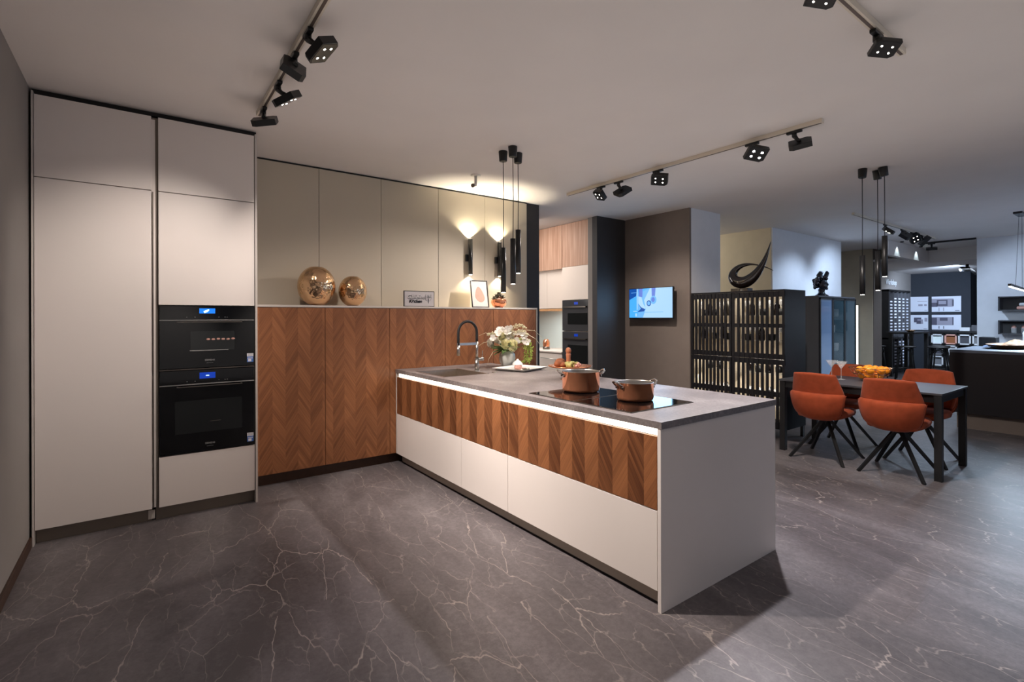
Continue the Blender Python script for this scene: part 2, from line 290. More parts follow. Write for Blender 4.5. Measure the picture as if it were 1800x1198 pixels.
# ---------------------------------------------------------------- mesh builder
ORG = {}
class MB:
    def __init__(s, mtx=None): s.v = []; s.f = []; s.mi = []; s.mtx = mtx; s.sm = []
    def add(s, vs_, fs, mi=0, smooth=False):
        b = len(s.v)
        s.v += [(s.mtx @ Vector(p)) if s.mtx else Vector(p) for p in vs_]
        for f in fs: s.f.append([b+i for i in f]); s.mi.append(mi); s.sm.append(smooth)
        return s
    def box(s, x0, x1, y0, y1, z0, z1, mi=0):
        x0, x1 = sorted((x0, x1)); y0, y1 = sorted((y0, y1)); z0, z1 = sorted((z0, z1))
        return s.add([(x0,y0,z0),(x1,y0,z0),(x1,y1,z0),(x0,y1,z0),(x0,y0,z1),(x1,y0,z1),(x1,y1,z1),(x0,y1,z1)],
                     [(0,3,2,1),(4,5,6,7),(0,1,5,4),(1,2,6,5),(2,3,7,6),(3,0,4,7)], mi)
    def tube(s, pts, r, n=10, mi=0, closed=False, flat=None):
        pts = [Vector(p) for p in pts]; N = len(pts)
        rs = r if isinstance(r, (list, tuple)) else [r]*N
        t0 = (pts[1]-pts[0]).normalized(); ref = Vector((0,0,1)) if abs(t0.z) < 0.9 else Vector((1,0,0))
        a = t0.cross(ref).normalized(); vs_ = []
        for i, p in enumerate(pts):
            if closed: t = (pts[(i+1) % N]-pts[i-1]).normalized()
            else: t = (pts[min(i+1, N-1)]-pts[max(i-1, 0)]).normalized()
            a = (a - t*a.dot(t)).normalized(); b = t.cross(a)
            for k in range(n):
                an = 2*PI*(k+0.5)/n
                vs_.append(p + (a*math.cos(an) + b*math.sin(an)*(flat or 1))*rs[i])
        fs = []
        for i in range(N if closed else N-1):
            j = (i+1) % N
            for k in range(n): fs.append((i*n+k, i*n+(k+1) % n, j*n+(k+1) % n, j*n+k))
        sm = n > 4
        s.add(vs_, fs, mi, sm)
        if not closed:
            b0 = len(s.v)-N*n
            s.f.append([b0+k for k in range(n)][::-1]); s.mi.append(mi); s.sm.append(False)
            s.f.append([b0+(N-1)*n+k for k in range(n)]); s.mi.append(mi); s.sm.append(False)
        return s
    def cyl(s, p0, p1, r0_, r1_=None, n=24, mi=0): return s.tube([p0, p1], [r0_, r0_ if r1_ is None else r1_], n, mi)
    def lathe(s, prof, c=(0,0,0), n=32, mi=0, sx_=1, sy_=1):
        vs_ = []; fs = []
        for (r, z) in prof:
            for k in range(n): a = 2*PI*k/n; vs_.append((c[0]+r*math.cos(a)*sx_, c[1]+r*math.sin(a)*sy_, c[2]+z))
        for i in range(len(prof)-1):
            for k in range(n): fs.append((i*n+k, i*n+(k+1) % n, (i+1)*n+(k+1) % n, (i+1)*n+k))
        return s.add(vs_, fs, mi, True)
    def sphere(s, c, r, n=16, m_=10, mi=0, sc_=(1,1,1)):
        prof = [(max(1e-4, r*math.sin(PI*i/m_)), -r*math.cos(PI*i/m_)) for i in range(m_+1)]
        vs_ = []; fs = []
        for (q, z) in prof:
            for k in range(n): a = 2*PI*k/n; vs_.append((c[0]+q*math.cos(a)*sc_[0], c[1]+q*math.sin(a)*sc_[1], c[2]+z*sc_[2]))
        for i in range(m_):
            for k in range(n): fs.append((i*n+k, i*n+(k+1) % n, (i+1)*n+(k+1) % n, (i+1)*n+k))
        return s.add(vs_, fs, mi, True)
    def prism(s, poly, z0, z1, mi=0):
        n = len(poly); vs_ = [(x, y, z0) for x, y in poly]+[(x, y, z1) for x, y in poly]
        fs = [tuple(range(n))[::-1], tuple(range(n, 2*n))]+[(k, (k+1) % n, n+(k+1) % n, n+k) for k in range(n)]
        return s.add(vs_, fs, mi)
    def quadsheet(s, rows, mi=0, thick=0.0):
        nr, nc = len(rows), len(rows[0]); vs_ = [p for r in rows for p in r]
        fs = [(i*nc+j, i*nc+j+1, (i+1)*nc+j+1, (i+1)*nc+j) for i in range(nr-1) for j in range(nc-1)]
        return s.add(vs_, fs, mi, True)
    def build(s, name, mats, parent=None, local=False, bevel=0, seg=2, sub=0, solid=0):
        if not isinstance(mats, (list, tuple)): mats = [mats]
        if parent is not None: o0 = ORG[parent.name] if not local else Vector((0,0,0))
        elif local: o0 = Vector((0,0,0))
        else:
            xs = [p.x for p in s.v]; ys = [p.y for p in s.v]; zs = [p.z for p in s.v]
            o0 = Vector(((min(xs)+max(xs))/2, (min(ys)+max(ys))/2, min(zs)))
        me = bpy.data.meshes.new(name); me.from_pydata([tuple(p-o0) for p in s.v], [], s.f)
        for m_ in mats: me.materials.append(m_)
        for p, i, q in zip(me.polygons, s.mi, s.sm): p.material_index = i; p.use_smooth = q
        me.update()
        o = bpy.data.objects.new(name, me); C.objects.link(o)
        if parent is not None: o.parent = parent; ORG[o.name] = ORG[parent.name]
        else: o.location = o0; ORG[o.name] = o0.copy()
        if solid:
            q = o.modifiers.new('thickness', 'SOLIDIFY'); q.thickness = solid; q.offset = 0
        if bevel:
            q = o.modifiers.new('bevel', 'BEVEL'); q.width = bevel; q.segments = seg; q.limit_method = 'ANGLE'
        if sub:
            q = o.modifiers.new('subd', 'SUBSURF'); q.levels = sub; q.render_levels = sub
        return o

def tag(o, label=None, cat=None, group=None, kind=None):
    if label: o['label'] = label
    if cat: o['category'] = cat
    if group: o['group'] = group
    if kind: o['kind'] = kind
    return o
def thing(name, label, cat, loc=(0,0,0), group=None, rz=0):
    o = bpy.data.objects.new(name, None); o.empty_display_size = 0.1; C.objects.link(o)
    o.location = loc; o.rotation_euler = (0, 0, rz); ORG[o.name] = Vector(loc)
    return tag(o, label, cat, group)
def struct(name, mb, m_, parent=None, **k):
    o = mb.build(name, m_, parent, **k)
    if parent is None: o['kind'] = 'structure'
    return o
def dup(root, loc, rz=None, label=None, group=None):
    def cp(o, par):
        c = o.copy(); C.objects.link(c); c.parent = par
        for ch in o.children: cp(ch, c)
        return c
    r = cp(root, None); r.location = loc; ORG[r.name] = Vector(loc)
    if rz is not None: r.rotation_euler = (0, 0, rz)
    if label: r['label'] = label
    if group: r['group'] = group
    return r
def attach(light_obj, parent):
    """parent a lamp's light to its lamp, keeping its place"""
    light_obj.location = Vector(light_obj.location) - ORG[parent.name]; light_obj.parent = parent
def text(name, body, m_, parent, origin, size, xdir, zdir=(0,0,1), depth=0.002, bold=0.0, shear=0.0, align='LEFT', width=None):
    cu = bpy.data.curves.new(name, 'FONT'); cu.body = body; cu.size = size; cu.extrude = depth; cu.offset = bold; cu.shear = shear
    cu.align_x = align; cu.resolution_u = 3
    t = bpy.data.objects.new(name, cu); C.objects.link(t)
    dg = bpy.context.evaluated_depsgraph_get(); me = bpy.data.meshes.new_from_object(t.evaluated_get(dg))
    bpy.data.objects.remove(t, do_unlink=True)
    X_ = Vector(xdir).normalized(); Z_ = Vector(zdir).normalized(); N_ = X_.cross(Z_)
    kx = 1.0
    if width:
        xs = [v.co.x for v in me.vertices]; kx = width/(max(xs)-min(xs))
    for v in me.vertices:
        v.co = Vector(origin) - ORG[parent.name] + X_*v.co.x*kx + Z_*v.co.y + N_*v.co.z
    me.materials.clear(); me.materials.append(m_)
    o = bpy.data.objects.new(name, me); C.objects.link(o); o.parent = parent; ORG[o.name] = ORG[parent.name]
    return o

CEIL = 2.88
# ================================================================ THE SETTING
struct('floor', MB().box(-0.75, 19, -5, 9, -0.1, 0), M['floor'])
cb = MB().box(-0.75, 13.1, -5, 9, CEIL, CEIL+0.12); cb.box(13.1, 13.85, -5, 3.4, CEIL, CEIL+0.12)
struct('ceiling', cb, M['ceiling'])
cb = MB().box(13.1, 19, 3.4, 9, 2.6, CEIL+0.12).box(11.4, 13.1, 3.4, 3.5, 2.6, CEIL).box(12.62, 13.1, 3.5, 4.04, 2.6, 2.64).box(13.85, 19, -5, 3.4, 2.6, CEIL+0.12)
struct('ceiling_dropped', cb, M['ceiling'])
struct('wall_left', MB().box(-0.75, -0.57, -5, 5.2, 0, CEIL), M['wall_grey'])
struct('baseboard_left', MB().box(-0.57, -0.556, -5, 4.30, 0, 0.062), M['plinth_dark'], bevel=0.002)
struct('wall_back', MB().box(-0.57, 4.146, 5.02, 5.2, 0, CEIL), M['wall_black'])
struct('wall_rear', MB().box(-0.75, 12.6, 8.8, 9, 0, CEIL), M['wall_pale'])
struct('wall_side', MB().box(5.95, 6.05, 5.2, 8.8, 0, CEIL), M['wall_pale'])
struct('wall_recess', MB().box(5.25, 5.88, 5.055, 5.15, 0, CEIL), M['wall_black'])
cw = MB().box(5.85, 5.885, 3.95, 5.15, 0, CEIL, 0).box(5.885, 6.58, 3.95, 5.2, 0, CEIL, 1)
struct('wall_column', cw, [M['wall_brown'], M['wall_pale']])
struct('wall_middle', MB().box(8.25, 8.45, 4.06, 8.8, 0, CEIL, 0).box(8.255, 10.95, 4.04, 4.24, 0, CEIL, 1).box(10.75, 10.95, 4.24, 8.8, 0, CEIL, 1), [M['wall_beige'], M['wall_pale']])
struct('wall_pillar', MB().box(12.6, 13.1, 4.05, 8.8, 0, CEIL, 0), [M['wall_beige']])
struct('wall_pillar_side', MB().box(12.63, 13.09, 4.035, 4.05, 0, CEIL), M['wall_brown'])
struct('wall_front_added', MB().box(-0.75, 5.6, -5.2, -5, 0, CEIL), M['wall_pale'])  # unseen wall added behind the camera to give reflections
struct('wall_right', MB().box(12.6, 12.8, -5, 2.38, 0, CEIL), M['wall_pale'])
struct('wall_far', MB().box(17.2, 17.4, 3.37, 6, 0, 2.6, 0).box(17.4, 19, 3.37, 3.5, 0, 2.6, 0), M['wall_navy'])
struct('wall_workshop', MB().box(13.1, 17.2, 4.62, 4.8, 0, 2.6), M['wall_grey'])
struct('wall_end', MB().box(18.9, 19, -5, 3.37, 0, 2.6), M['wall_navy'])

# ================================================================ CLADDING above the walnut cabinets
xs = [0.72, 1.371, 1.996, 2.66, 3.28, 3.915]
where = ['next to the tall oven cabinet, behind the large gold globe vase', 'second from the tall cabinets, above the smaller gold globe vase', 'above the small lettered sign board', 'behind the left wall sconce', 'behind the right wall sconce, at the dark wall end']
for i in range(5):
    o = MB().box(xs[i]+0.002, xs[i+1]-0.002, 4.985, 5.02, 1.54, 2.862).build('wall_panel', M['panel'], bevel=0.0015)
    tag(o, 'tall beige cladding panel ' + where[i], 'wall panel', 'beige cladding panels on the back wall')

# ================================================================ TALL GREIGE CABINETS (front plane y 4.30)
YT = 4.30
t = thing('tall_cabinet', 'tall matt greige cabinet with two plain doors beside the left wall', 'cabinet', (-0.25, 4.65, 0))
MB().box(-0.535, 0.075, YT+0.022, 5.0, 0.10, 2.82).build('carcass', M['front'], t)
MB().box(-0.558, -0.548, YT-0.004, 5.0, 0, 2.853).build('side_panel', M['edge'], t, bevel=0.001)
MB().box(-0.545, 0.052, YT, YT+0.02, 0.098, 2.314).build('door', M['front'], t, bevel=0.0015)
MB().box(-0.545, 0.052, YT, YT+0.02, 2.320, 2.835).build('door', M['front'], t, bevel=0.0015)
MB().box(-0.545, 0.052, YT+0.06, YT+0.075, 0.0, 0.096).build('plinth', M['plinth'], t)
MB().box(0.052, 0.092, YT+0.03, YT+0.04, 0.10, 2.835).build('grip_groove', M['plinth'], t)
gm = MB().box(0.058, 0.064, YT+0.004, YT+0.03, 0.10, 2.31)
gm.build('groove_profile', M['steel_dark'], t)
MB().box(0.03, 0.07, YT+0.052, YT+0.06, 0.012, 0.075).build('plinth_clip', M['edge'], t, bevel=0.002)

t = thing('oven_cabinet', 'tall matt greige cabinet housing two built-in ovens stacked', 'cabinet', (0.4, 4.65, 0))
MB().box(0.094, 0.70, YT+0.022, 5.0, 0.10, 0.448).box(0.094, 0.70, YT+0.022, 5.0, 1.52, 2.82).box(0.094,0.70,4.95,5.0,0.4,1.6).build('carcass', M['front'], t)
MB().box(0.703, 0.718, YT-0.004, 5.0, 0, 2.848).build('side_panel', M['edge'], t, bevel=0.001)
MB().box(0.092, 0.698, YT, YT+0.02, 0.098, 0.448).build('drawer', M['front'], t, bevel=0.0015)
MB().box(0.092, 0.698, YT, YT+0.02, 1.521, 2.314).build('door', M['front'], t, bevel=0.0015)
MB().box(0.092, 0.698, YT, YT+0.02, 2.320, 2.835).build('door', M['front'], t, bevel=0.0015)
MB().box(0.075, 0.70, YT+0.06, YT+0.075, 0.0, 0.096).build('plinth', M['plinth'], t)
o = MB().box(-0.56, 0.72, YT+0.045, 5.0, 2.853, 2.878).build('shadow_gap_strip', M['black']); tag(o, 'black recessed strip between tall greige cabinets and ceiling', 'trim')
o = MB().box(0.72, 3.92, 4.992, 5.02, 2.862, 2.878).build('shadow_gap_strip', M['black']); tag(o, 'thin black strip along ceiling above beige cladding panels', 'trim')

def oven(z0, z1, label, win, disp_hot, cat='oven'):
    t = thing('built_in_oven', label, cat, (0.395, YT, z0), 'black ovens in the tall cabinet')
    x0, x1 = 0.096, 0.694; pt = z1-0.003; pb = pt-0.098
    MB().box(x0+0.01, x1-0.01, YT+0.02, YT+0.5, z0+0.01, z1-0.01).build('oven_body', M['black'], t)
    MB().box(x0, x1, YT-0.003, YT+0.018, pb, pt).build('control_panel', M['glass_black'], t, bevel=0.001)
    dm = MB().box(x0, x1, YT-0.006, YT+0.018, z0+0.004, pb-0.008); d = dm.build('oven_door', M['glass_black'], t, bevel=0.001)
    MB().box(x0, x1, YT-0.009, YT+0.004, pb-0.007, pb-0.001).build('trim_bar', M['steel'], t)
    h = MB().box(x0+0.10, x1-0.085, YT-0.035, YT-0.027, pb-0.020, pb-0.014)
    h.box(x0+0.10, x0+0.11, YT-0.027, YT-0.006, pb-0.020, pb-0.014).box(x1-0.095, x1-0.085, YT-0.027, YT-0.006, pb-0.020, pb-0.014)
    h.build('door_handle', M['steel_dark'], d)
    wx0, wx1, wz0, wz1 = win
    MB().box(wx0, wx1, YT-0.0075, YT-0.005, wz0, wz1).build('window', M['glass_window'], d)
    cxm = 0.385
    if disp_hot:
        s_ = MB().box(cxm-0.05, cxm+0.05, YT-0.0045, YT-0.002, pb+0.045, pb+0.082).build('display', M['display'], t)
        s2 = MB().tube([(cxm-0.022, YT-0.006, pb+0.054), (cxm-0.004, YT-0.006, pb+0.062), (cxm+0.01, YT-0.006, pb+0.073)], [0.008, 0.009, 0.004], 8)
        s2.build('display_graphic', M['display_hot'], s_)
    else:
        s_ = MB().box(cxm-0.05, cxm+0.05, YT-0.0045, YT-0.002, pb+0.034, pb+0.078).build('display', M['display_deep'], t)
        MB().box(cxm-0.01, cxm+0.01, YT-0.006, YT-0.004, pb+0.052, pb+0.058).build('display_graphic', M['display_hot'], s_)
    for dx in (-0.13, -0.08, 0.07, 0.11, 0.125): MB().box(cxm+dx, cxm+dx+0.006, YT-0.0045, YT-0.002, pb+0.016, pb+0.020).build('touch_symbol', M['logo'], t)
    text('lettering', 'SIEMENS', M['logo'], d, (cxm+0.015, YT-0.008, z0+0.052), 0.017, (1,0,0), depth=0.0005, align='CENTER', bold=0.0006)
    text('lettering', 'studioLine', M['logo'], d, (cxm+0.015, YT-0.008, z0+0.034), 0.010, (1,0,0), depth=0.0005, align='CENTER')
    st = MB().box(0.644, 0.688, YT-0.0085, YT-0.006, z0+0.028, z0+0.095, 0).box(0.644, 0.688, YT-0.0088, YT-0.006, z0+0.028, z0+0.070, 1)
    st.box(0.652, 0.674, YT-0.0091, YT-0.006, z0+0.032, z0+0.050, 0).box(0.648, 0.684, YT-0.0091, YT-0.006, z0+0.055, z0+0.060, 0)
    for k in range(3): st.box(0.650, 0.682, YT-0.0088, YT-0.006, z0+0.076+k*0.006, z0+0.078+k*0.006, 2)
    tag(st.build('energy_sticker', [M['sticker_w'], M['sticker_b'], M['logo']], d), 'white and blue energy label sticker')
    return t, d
t, d = oven(1.062, 1.517, 'upper compact black glass oven with bright blue display', (0.28, 0.56, 1.19, 1.33), True)
MB().box(0.275, 0.52, YT-0.009, YT-0.007, 1.188, 1.194).build('window_trim', M['steel'], d)
random.seed(4)
b = MB()
for k in range(6): b.sphere((0.39+k*0.032, YT-0.007, 1.272+random.uniform(-0.002, 0.006)), 0.011, 8, 6, sc_=(1.3, 0.15, 0.7))
b.build('baked_rolls', M['rosy'], d)
t, d = oven(0.452, 1.052, 'lower full-size black glass oven with dark blue display', (0.185, 0.61, 0.595, 0.83), False)
MB().box(0.40, 0.47, YT-0.009, YT-0.007, 0.668, 0.671).build('window_glint_rail', M['steel_dark'], d)
o = MB().box(0.096, 0.694, YT, YT+0.012, 1.053, 1.061).build('oven_divider_strip', M['steel_dark']); tag(o, 'slim metal strip between the two stacked ovens', 'trim')

# ================================================================ WALNUT CABINETS (front plane y 4.645)
YW = 4.645
xs = [0.722, 1.330, 1.943, 2.557, 3.168, 3.783]
lab = ['next to the tall oven cabinet, under the large gold globe vase', 'second from the oven cabinet, left of the island corner', 'behind the sink corner of the island', 'behind the curved black tap', 'rightmost, behind the flower vase']
for i in range(5):
    t = thing('walnut_cabinet', 'chevron walnut cabinet ' + lab[i], 'cabinet', ((xs[i]+xs[i+1])/2, 4.82, 0), 'chevron walnut cabinets along the back wall')
    MB().box(xs[i]+0.002, xs[i+1]-0.002, YW+0.021, 4.98, 0.10, 1.519).build('carcass', M['edge'], t)
    ob = MB().box(xs[i]+0.002, xs[i+1]-0.002, YW, YW+0.019, 0.098, 1.517).build('door', M['walnut_tall'], t, bevel=0.001)
    MB().box(xs[i], xs[i+1], YW+0.055, YW+0.07, 0.0, 0.096).build('plinth', M['plinth_dark'], t)
t = thing('cabinet_surround', 'thin greige top shelf and end panel framing the walnut cabinets', 'panel', (2.25, 4.82, 0))
MB().box(0.722, 3.803, YW-0.004, 4.985, 1.521, 1.539).build('top_shelf', M['edge'], t, bevel=0.001)
MB().box(3.787, 3.803, YW-0.004, 4.985, 0.0, 1.521).build('end_panel', M['edge'], t, bevel=0.001)

# ================================================================ ISLAND (x 2.0..3.12, y 1.51..4.64)
XI = 2.004
ys = [4.615, 3.387, 2.769, 1.535]
lab = ['nearest the walnut wall, under the sink', 'narrow one in the middle of the row', 'nearest the camera, under the hob']
for i in range(3):
    y1, y0 = ys[i], ys[i+1]
    t = thing('island_drawer_cabinet', 'island cabinet, walnut drawer over white drawer, ' + lab[i], 'cabinet', (2.5, (y0+y1)/2, 0), 'drawer cabinets of the kitchen island')
    MB().box(XI+0.021, 3.10, y0+0.001, y1-0.001, 0.10, 0.70 if i != 1 else 0.84).build('carcass', M['front'], t)
    MB().box(XI, XI+0.019, y0+0.0015, y1-0.0015, 0.490, 0.846).build('walnut_drawer', M['walnut_drawer'], t, bevel=0.001)
    MB().box(XI, XI+0.019, y0+0.0015, y1-0.0015, 0.098, 0.486).build('white_drawer', M['front'], t, bevel=0.001)
    MB().box(XI+0.055, XI+0.07, y0, y1, 0.012, 0.098).build('plinth', M['plinth_island'], t)
    MB().box(XI+0.06, XI+0.07, y0, y1, 0.0, 0.012).build('plinth_foot_strip', M['black'], t)  # thin black strip along the foot of the plinth
o = MB().box(XI-0.002, 3.118, 1.512, 1.532, 0.0, 0.884).build('end_panel', M['front'], bevel=0.001)
tag(o, 'wide greige end panel closing the near end of the island', 'panel')
o = MB().box(XI-0.002, XI+0.05, 4.618, 4.636, 0.098, 0.884).build('filler_panel', M['edge'], bevel=0.001)
tag(o, 'narrow greige filler where the island meets the walnut cabinets', 'panel')
o = MB().box(3.102, 3.118, 1.534, 4.64, 0.0, 0.884).build('back_panel', M['front'], bevel=0.001)
tag(o, 'long greige back panel on the dining side of the island', 'panel')
t = thing('led_strip', 'warm glowing light strip under the island worktop edge', 'light', (XI+0.02, 3.07, 0.85))
MB().box(XI+0.014, XI+0.05, 1.534, 4.612, 0.850, 0.884).build('diffuser', M['led'], t)
MB().box(XI+0.008, XI+0.05, 4.59, 4.614, 0.850, 0.884).build('strip_end_cap', M['edge'], t)
# worktop with cut-outs for sink and hob
sx0, sx1, sy0, sy1 = 2.07, 2.50, 3.765, 4.30
t = thing('island_worktop', 'long grey brown stone worktop lying on the kitchen island', 'worktop', (2.56, 3.07, 0.885))
X0, X1, Y0, Y1 = 2.0, 3.121, 1.507, 4.642
gx = [X0, sx0, sx1, X1]; gy = [Y0, sy0, sy1, Y1]; vs_ = []; fs = []
for z in (0.92, 0.886):
    for y in gy:
        for x in gx: vs_.append((x, y, z))
for j in range(3):
    for i in range(3):
        if i == 1 and j == 1: continue
        a = j*4+i; fs.append((a, a+1, a+5, a+4)); fs.append((16+a, 16+a+4, 16+a+5, 16+a+1))
for a, b_ in [(0,1),(1,2),(2,3),(3,7),(7,11),(11,15),(15,14),(14,13),(13,12),(12,8),(8,4),(4,0)]: fs.append((a, a+16, b_+16, b_))
for a, b_ in [(5,9),(9,10),(10,6),(6,5)]: fs.append((a, a+16, b_+16, b_))
MB().add(vs_, fs).build('worktop_slab', M['stone'], t)
t = thing('sink', 'stainless steel sink bowl set into the island worktop', 'sink', (2.285, 4.03, 0.72))
b = MB(); d_ = 0.002
vs_ = [(sx0+d_,sy0+d_,.921),(sx1-d_,sy0+d_,.921),(sx1-d_,sy1-d_,.921),(sx0+d_,sy1-d_,.921),(sx0+.012,sy0+.012,.735),(sx1-.012,sy0+.012,.735),(sx1-.012,sy1-.012,.735),(sx0+.012,sy1-.012,.735)]
b.add(vs_, [(0,1,5,4),(1,2,6,5),(2,3,7,6),(3,0,4,7),(4,5,6,7)])
b.build('bowl', M['sink'], t, solid=0.003)
b = MB()
for (x0, x1, y0, y1) in ((sx0-.012, sx1+.012, sy0-.012, sy0+.003), (sx0-.012, sx1+.012, sy1-.003, sy1+.012), (sx0-.012, sx0+.003, sy0, sy1), (sx1-.003, sx1+.012, sy0, sy1)): b.box(x0, x1, y0, y1, 0.9202, 0.9225)
b.build('rim', M['steel'], t)
MB().lathe([(0.001, 0), (0.035, 0), (0.04, 0.004), (0.045, 0.001)], (2.285, 4.03, 0.738)).build('drain', M['chrome'], t)
o = MB().lathe([(0.0005, 0.006), (0.018, 0.006), (0.021, 0.0)], (2.60, 3.80, 0.9205), 20).build('drain_knob', M['chrome']); tag(o, 'small chrome waste control knob beside the sink corner', 'knob')

# tap
fx, fy = 2.54, 4.002
t = thing('kitchen_tap', 'steel tap with arched black hose standing beside the sink', 'tap', (fx, fy, 0.92))
MB().cyl((fx, fy, 0.921), (fx, fy, 1.04), 0.020, n=24).cyl((fx, fy, 1.04), (fx, fy, 1.20), 0.013, n=20).lathe([(0.028, 0), (0.028, 0.006), (0.02, 0.008)], (fx, fy, 0.9205)).build('column', M['steel'], t)
pts = [(fx, fy, 1.19), (fx, fy, 1.23)]
for k in range(0, 17):
    a = PI*k/16; pts.append((fx-0.1005+0.1005*math.cos(a), fy, 1.285+0.105*math.sin(a)))
pts += [(fx-0.201, fy, 1.22), (fx-0.201, fy, 1.165)]
MB().tube(pts, 0.0125, 14).build('hose', M['rubber'], t)
MB().cyl((fx-0.201, fy, 1.17), (fx-0.201, fy, 1.075), 0.014, 0.0155, 20).build('spray_head', M['steel'], t)
MB().box(fx-0.215, fx+0.012, fy-0.008, fy+0.008, 1.168, 1.192).build('magnet_arm', M['steel'], t, bevel=0.003)
b = MB().cyl((fx+0.01, fy-0.01, 1.033), (fx+0.058, fy-0.028, 1.033), 0.017, n=20)
b.build('mixer_knob', M['steel'], t); MB().cyl((fx+0.045, fy-0.022, 1.04), (fx+0.048, fy-0.023, 1.115), 0.004, n=10).build('lever', M['chrome'], t)

# hob
t = thing('induction_hob', 'black glass induction hob set into the island worktop', 'hob', (2.34, 2.18, 0.92))
MB().box(2.070, 2.612, 1.750, 2.192, 0.9203, 0.9255).build('front_zone_glass', M['glass_black'], t, bevel=0.001)
MB().box(2.070, 2.612, 2.200, 2.605, 0.9203, 0.9255).build('rear_zone_glass', M['glass_black'], t, bevel=0.001)
MB().box(2.070, 2.612, 2.1925, 2.1995, 0.9203, 0.926).build('joint_strip', M['steel_dark'], t)
MB().box(2.064, 2.618, 1.744, 1.749, 0.9203, 0.924).box(2.064, 2.618, 2.606, 2.611, 0.9203, 0.924).box(2.064, 2.069, 1.749, 2.606, 0.9203, 0.924).box(2.613, 2.618, 1.749, 2.606, 0.9203, 0.924).build('hob_frame', M['steel_dark'], t)
b = MB()
for k in range(5): b.box(2.083, 2.087, 1.80+k*0.02, 1.806+k*0.02, 0.9256, 0.9259)
b.build('touch_controls', M['logo'], t)

def pot(cx_, cy_, r, h, label, ha):
    t = thing('copper_pot', label, 'pot', (cx_, cy_, 0.926), 'copper pots on the hob')
    c = (cx_, cy_, 0.926)
    MB().lathe([(0.001, 0.0), (r*0.86, 0.0), (r*0.96, 0.006), (r, 0.02), (r, h-0.002), (r+0.002, h)], c, 48).build('pot_body', M['copper'], t)
    MB().lathe([(r+0.002, h), (r-0.003, h+0.001), (r-0.004, h-0.004), (r-0.004, 0.012), (r*0.85, 0.004), (0.001, 0.004)], c, 48).build('inner_lining', M['steel'], t)
    for s_ in (0, PI):
        a = ha+s_; d1 = Vector((math.cos(a), math.sin(a), 0)); d2 = Vector((-math.sin(a), math.cos(a), 0)); c0 = Vector(c)
        pts = [c0+d1*(r-0.001)+d2*0.034+Vector((0,0,h-0.022)), c0+d1*(r+0.014)+d2*0.034+Vector((0,0,h-0.012)), c0+d1*(r+0.03)+d2*0.026+Vector((0,0,h+0.002)),
               c0+d1*(r+0.036)+Vector((0,0,h+0.008)), c0+d1*(r+0.03)-d2*0.026+Vector((0,0,h+0.002)), c0+d1*(r+0.014)-d2*0.034+Vector((0,0,h-0.012)), c0+d1*(r-0.001)-d2*0.034+Vector((0,0,h-0.022))]
        hb = MB().tube(pts, [0.007, 0.006, 0.0055, 0.006, 0.0055, 0.006, 0.007], 12)
        for s2 in (1, -1): hb.sphere(tuple(c0+d1*(r+0.001)+d2*0.034*s2+Vector((0,0,h-0.024))), 0.011, 10, 8, sc_=(0.7, 0.7, 1.3))
        hb.build('handle', M['chrome'], t)
pot(2.400, 2.464, 0.127, 0.135, 'larger copper pot standing on the rear zone of the hob', math.radians(-28))
pot(2.402, 2.000, 0.109, 0.108, 'smaller copper pot standing on the front zone of the hob', math.radians(-28+12))

# copper stand with food and pepper mill
t = thing('cake_stand', 'round copper footed plate standing behind the larger copper pot', 'plate', (2.79, 2.99, 0.92))
MB().lathe([(0.001, 0.0), (0.075, 0.0), (0.07, 0.008), (0.02, 0.016), (0.014, 0.03), (0.012, 0.075), (0.022, 0.092), (0.10, 0.096), (0.165, 0.104), (0.178, 0.112), (0.176, 0.116), (0.10, 0.101), (0.001, 0.1)], (2.79, 2.99, 0.9203), 48).build('stand_body', M['copper_matt'], t)
random.seed(7)
b = MB()
for p, r in (((2.70, 3.02, 1.052), 0.036), ((2.735, 3.045, 1.062), 0.038), ((2.72, 2.99, 1.045), 0.028)): b.sphere(p, r, 14, 9, sc_=(1.3, 1.0, 0.85))
o = b.build('bread_roll', M['bread']); tag(o, 'brown crusty loaf lying on the copper footed plate', 'bread')
b = MB()
for k in range(26): b.sphere((2.765+random.uniform(-.045, .045), 2.955+random.uniform(-.03, .03), 1.035+random.uniform(0, .028)), random.uniform(.009, .017), 8, 6)
o = b.build('dried_flower_head', M['grape']); tag(o, 'pale green dried hydrangea head on the copper footed plate', 'flower')
b = MB()
for k in range(16): b.sphere((2.815+random.uniform(-.03, .03), 2.93+random.uniform(-.025, .025), 1.033+random.uniform(0, .022)), random.uniform(.007, .013), 8, 6)
o = b.build('dried_flower_head', M['rosy']); tag(o, 'dusty pink dried flower head beside the green one on copper plate', 'flower')
t = thing('pepper_mill', 'reddish wooden pepper mill standing on the copper footed plate', 'mill', (2.81, 3.03, 1.022))
MB().lathe([(0.001, 0), (0.026, 0), (0.027, 0.01), (0.020, 0.03), (0.017, 0.07), (0.021, 0.10), (0.016, 0.108), (0.001, 0.108)], (2.81, 3.03, 1.022), 24).build('mill_body', M['wood_mill'], t)
MB().lathe([(0.014, 0.108), (0.021, 0.118), (0.023, 0.133), (0.017, 0.150), (0.006, 0.157), (0.001, 0.158)], (2.81, 3.03, 1.022), 24).build('mill_head', M['wood_mill'], t)

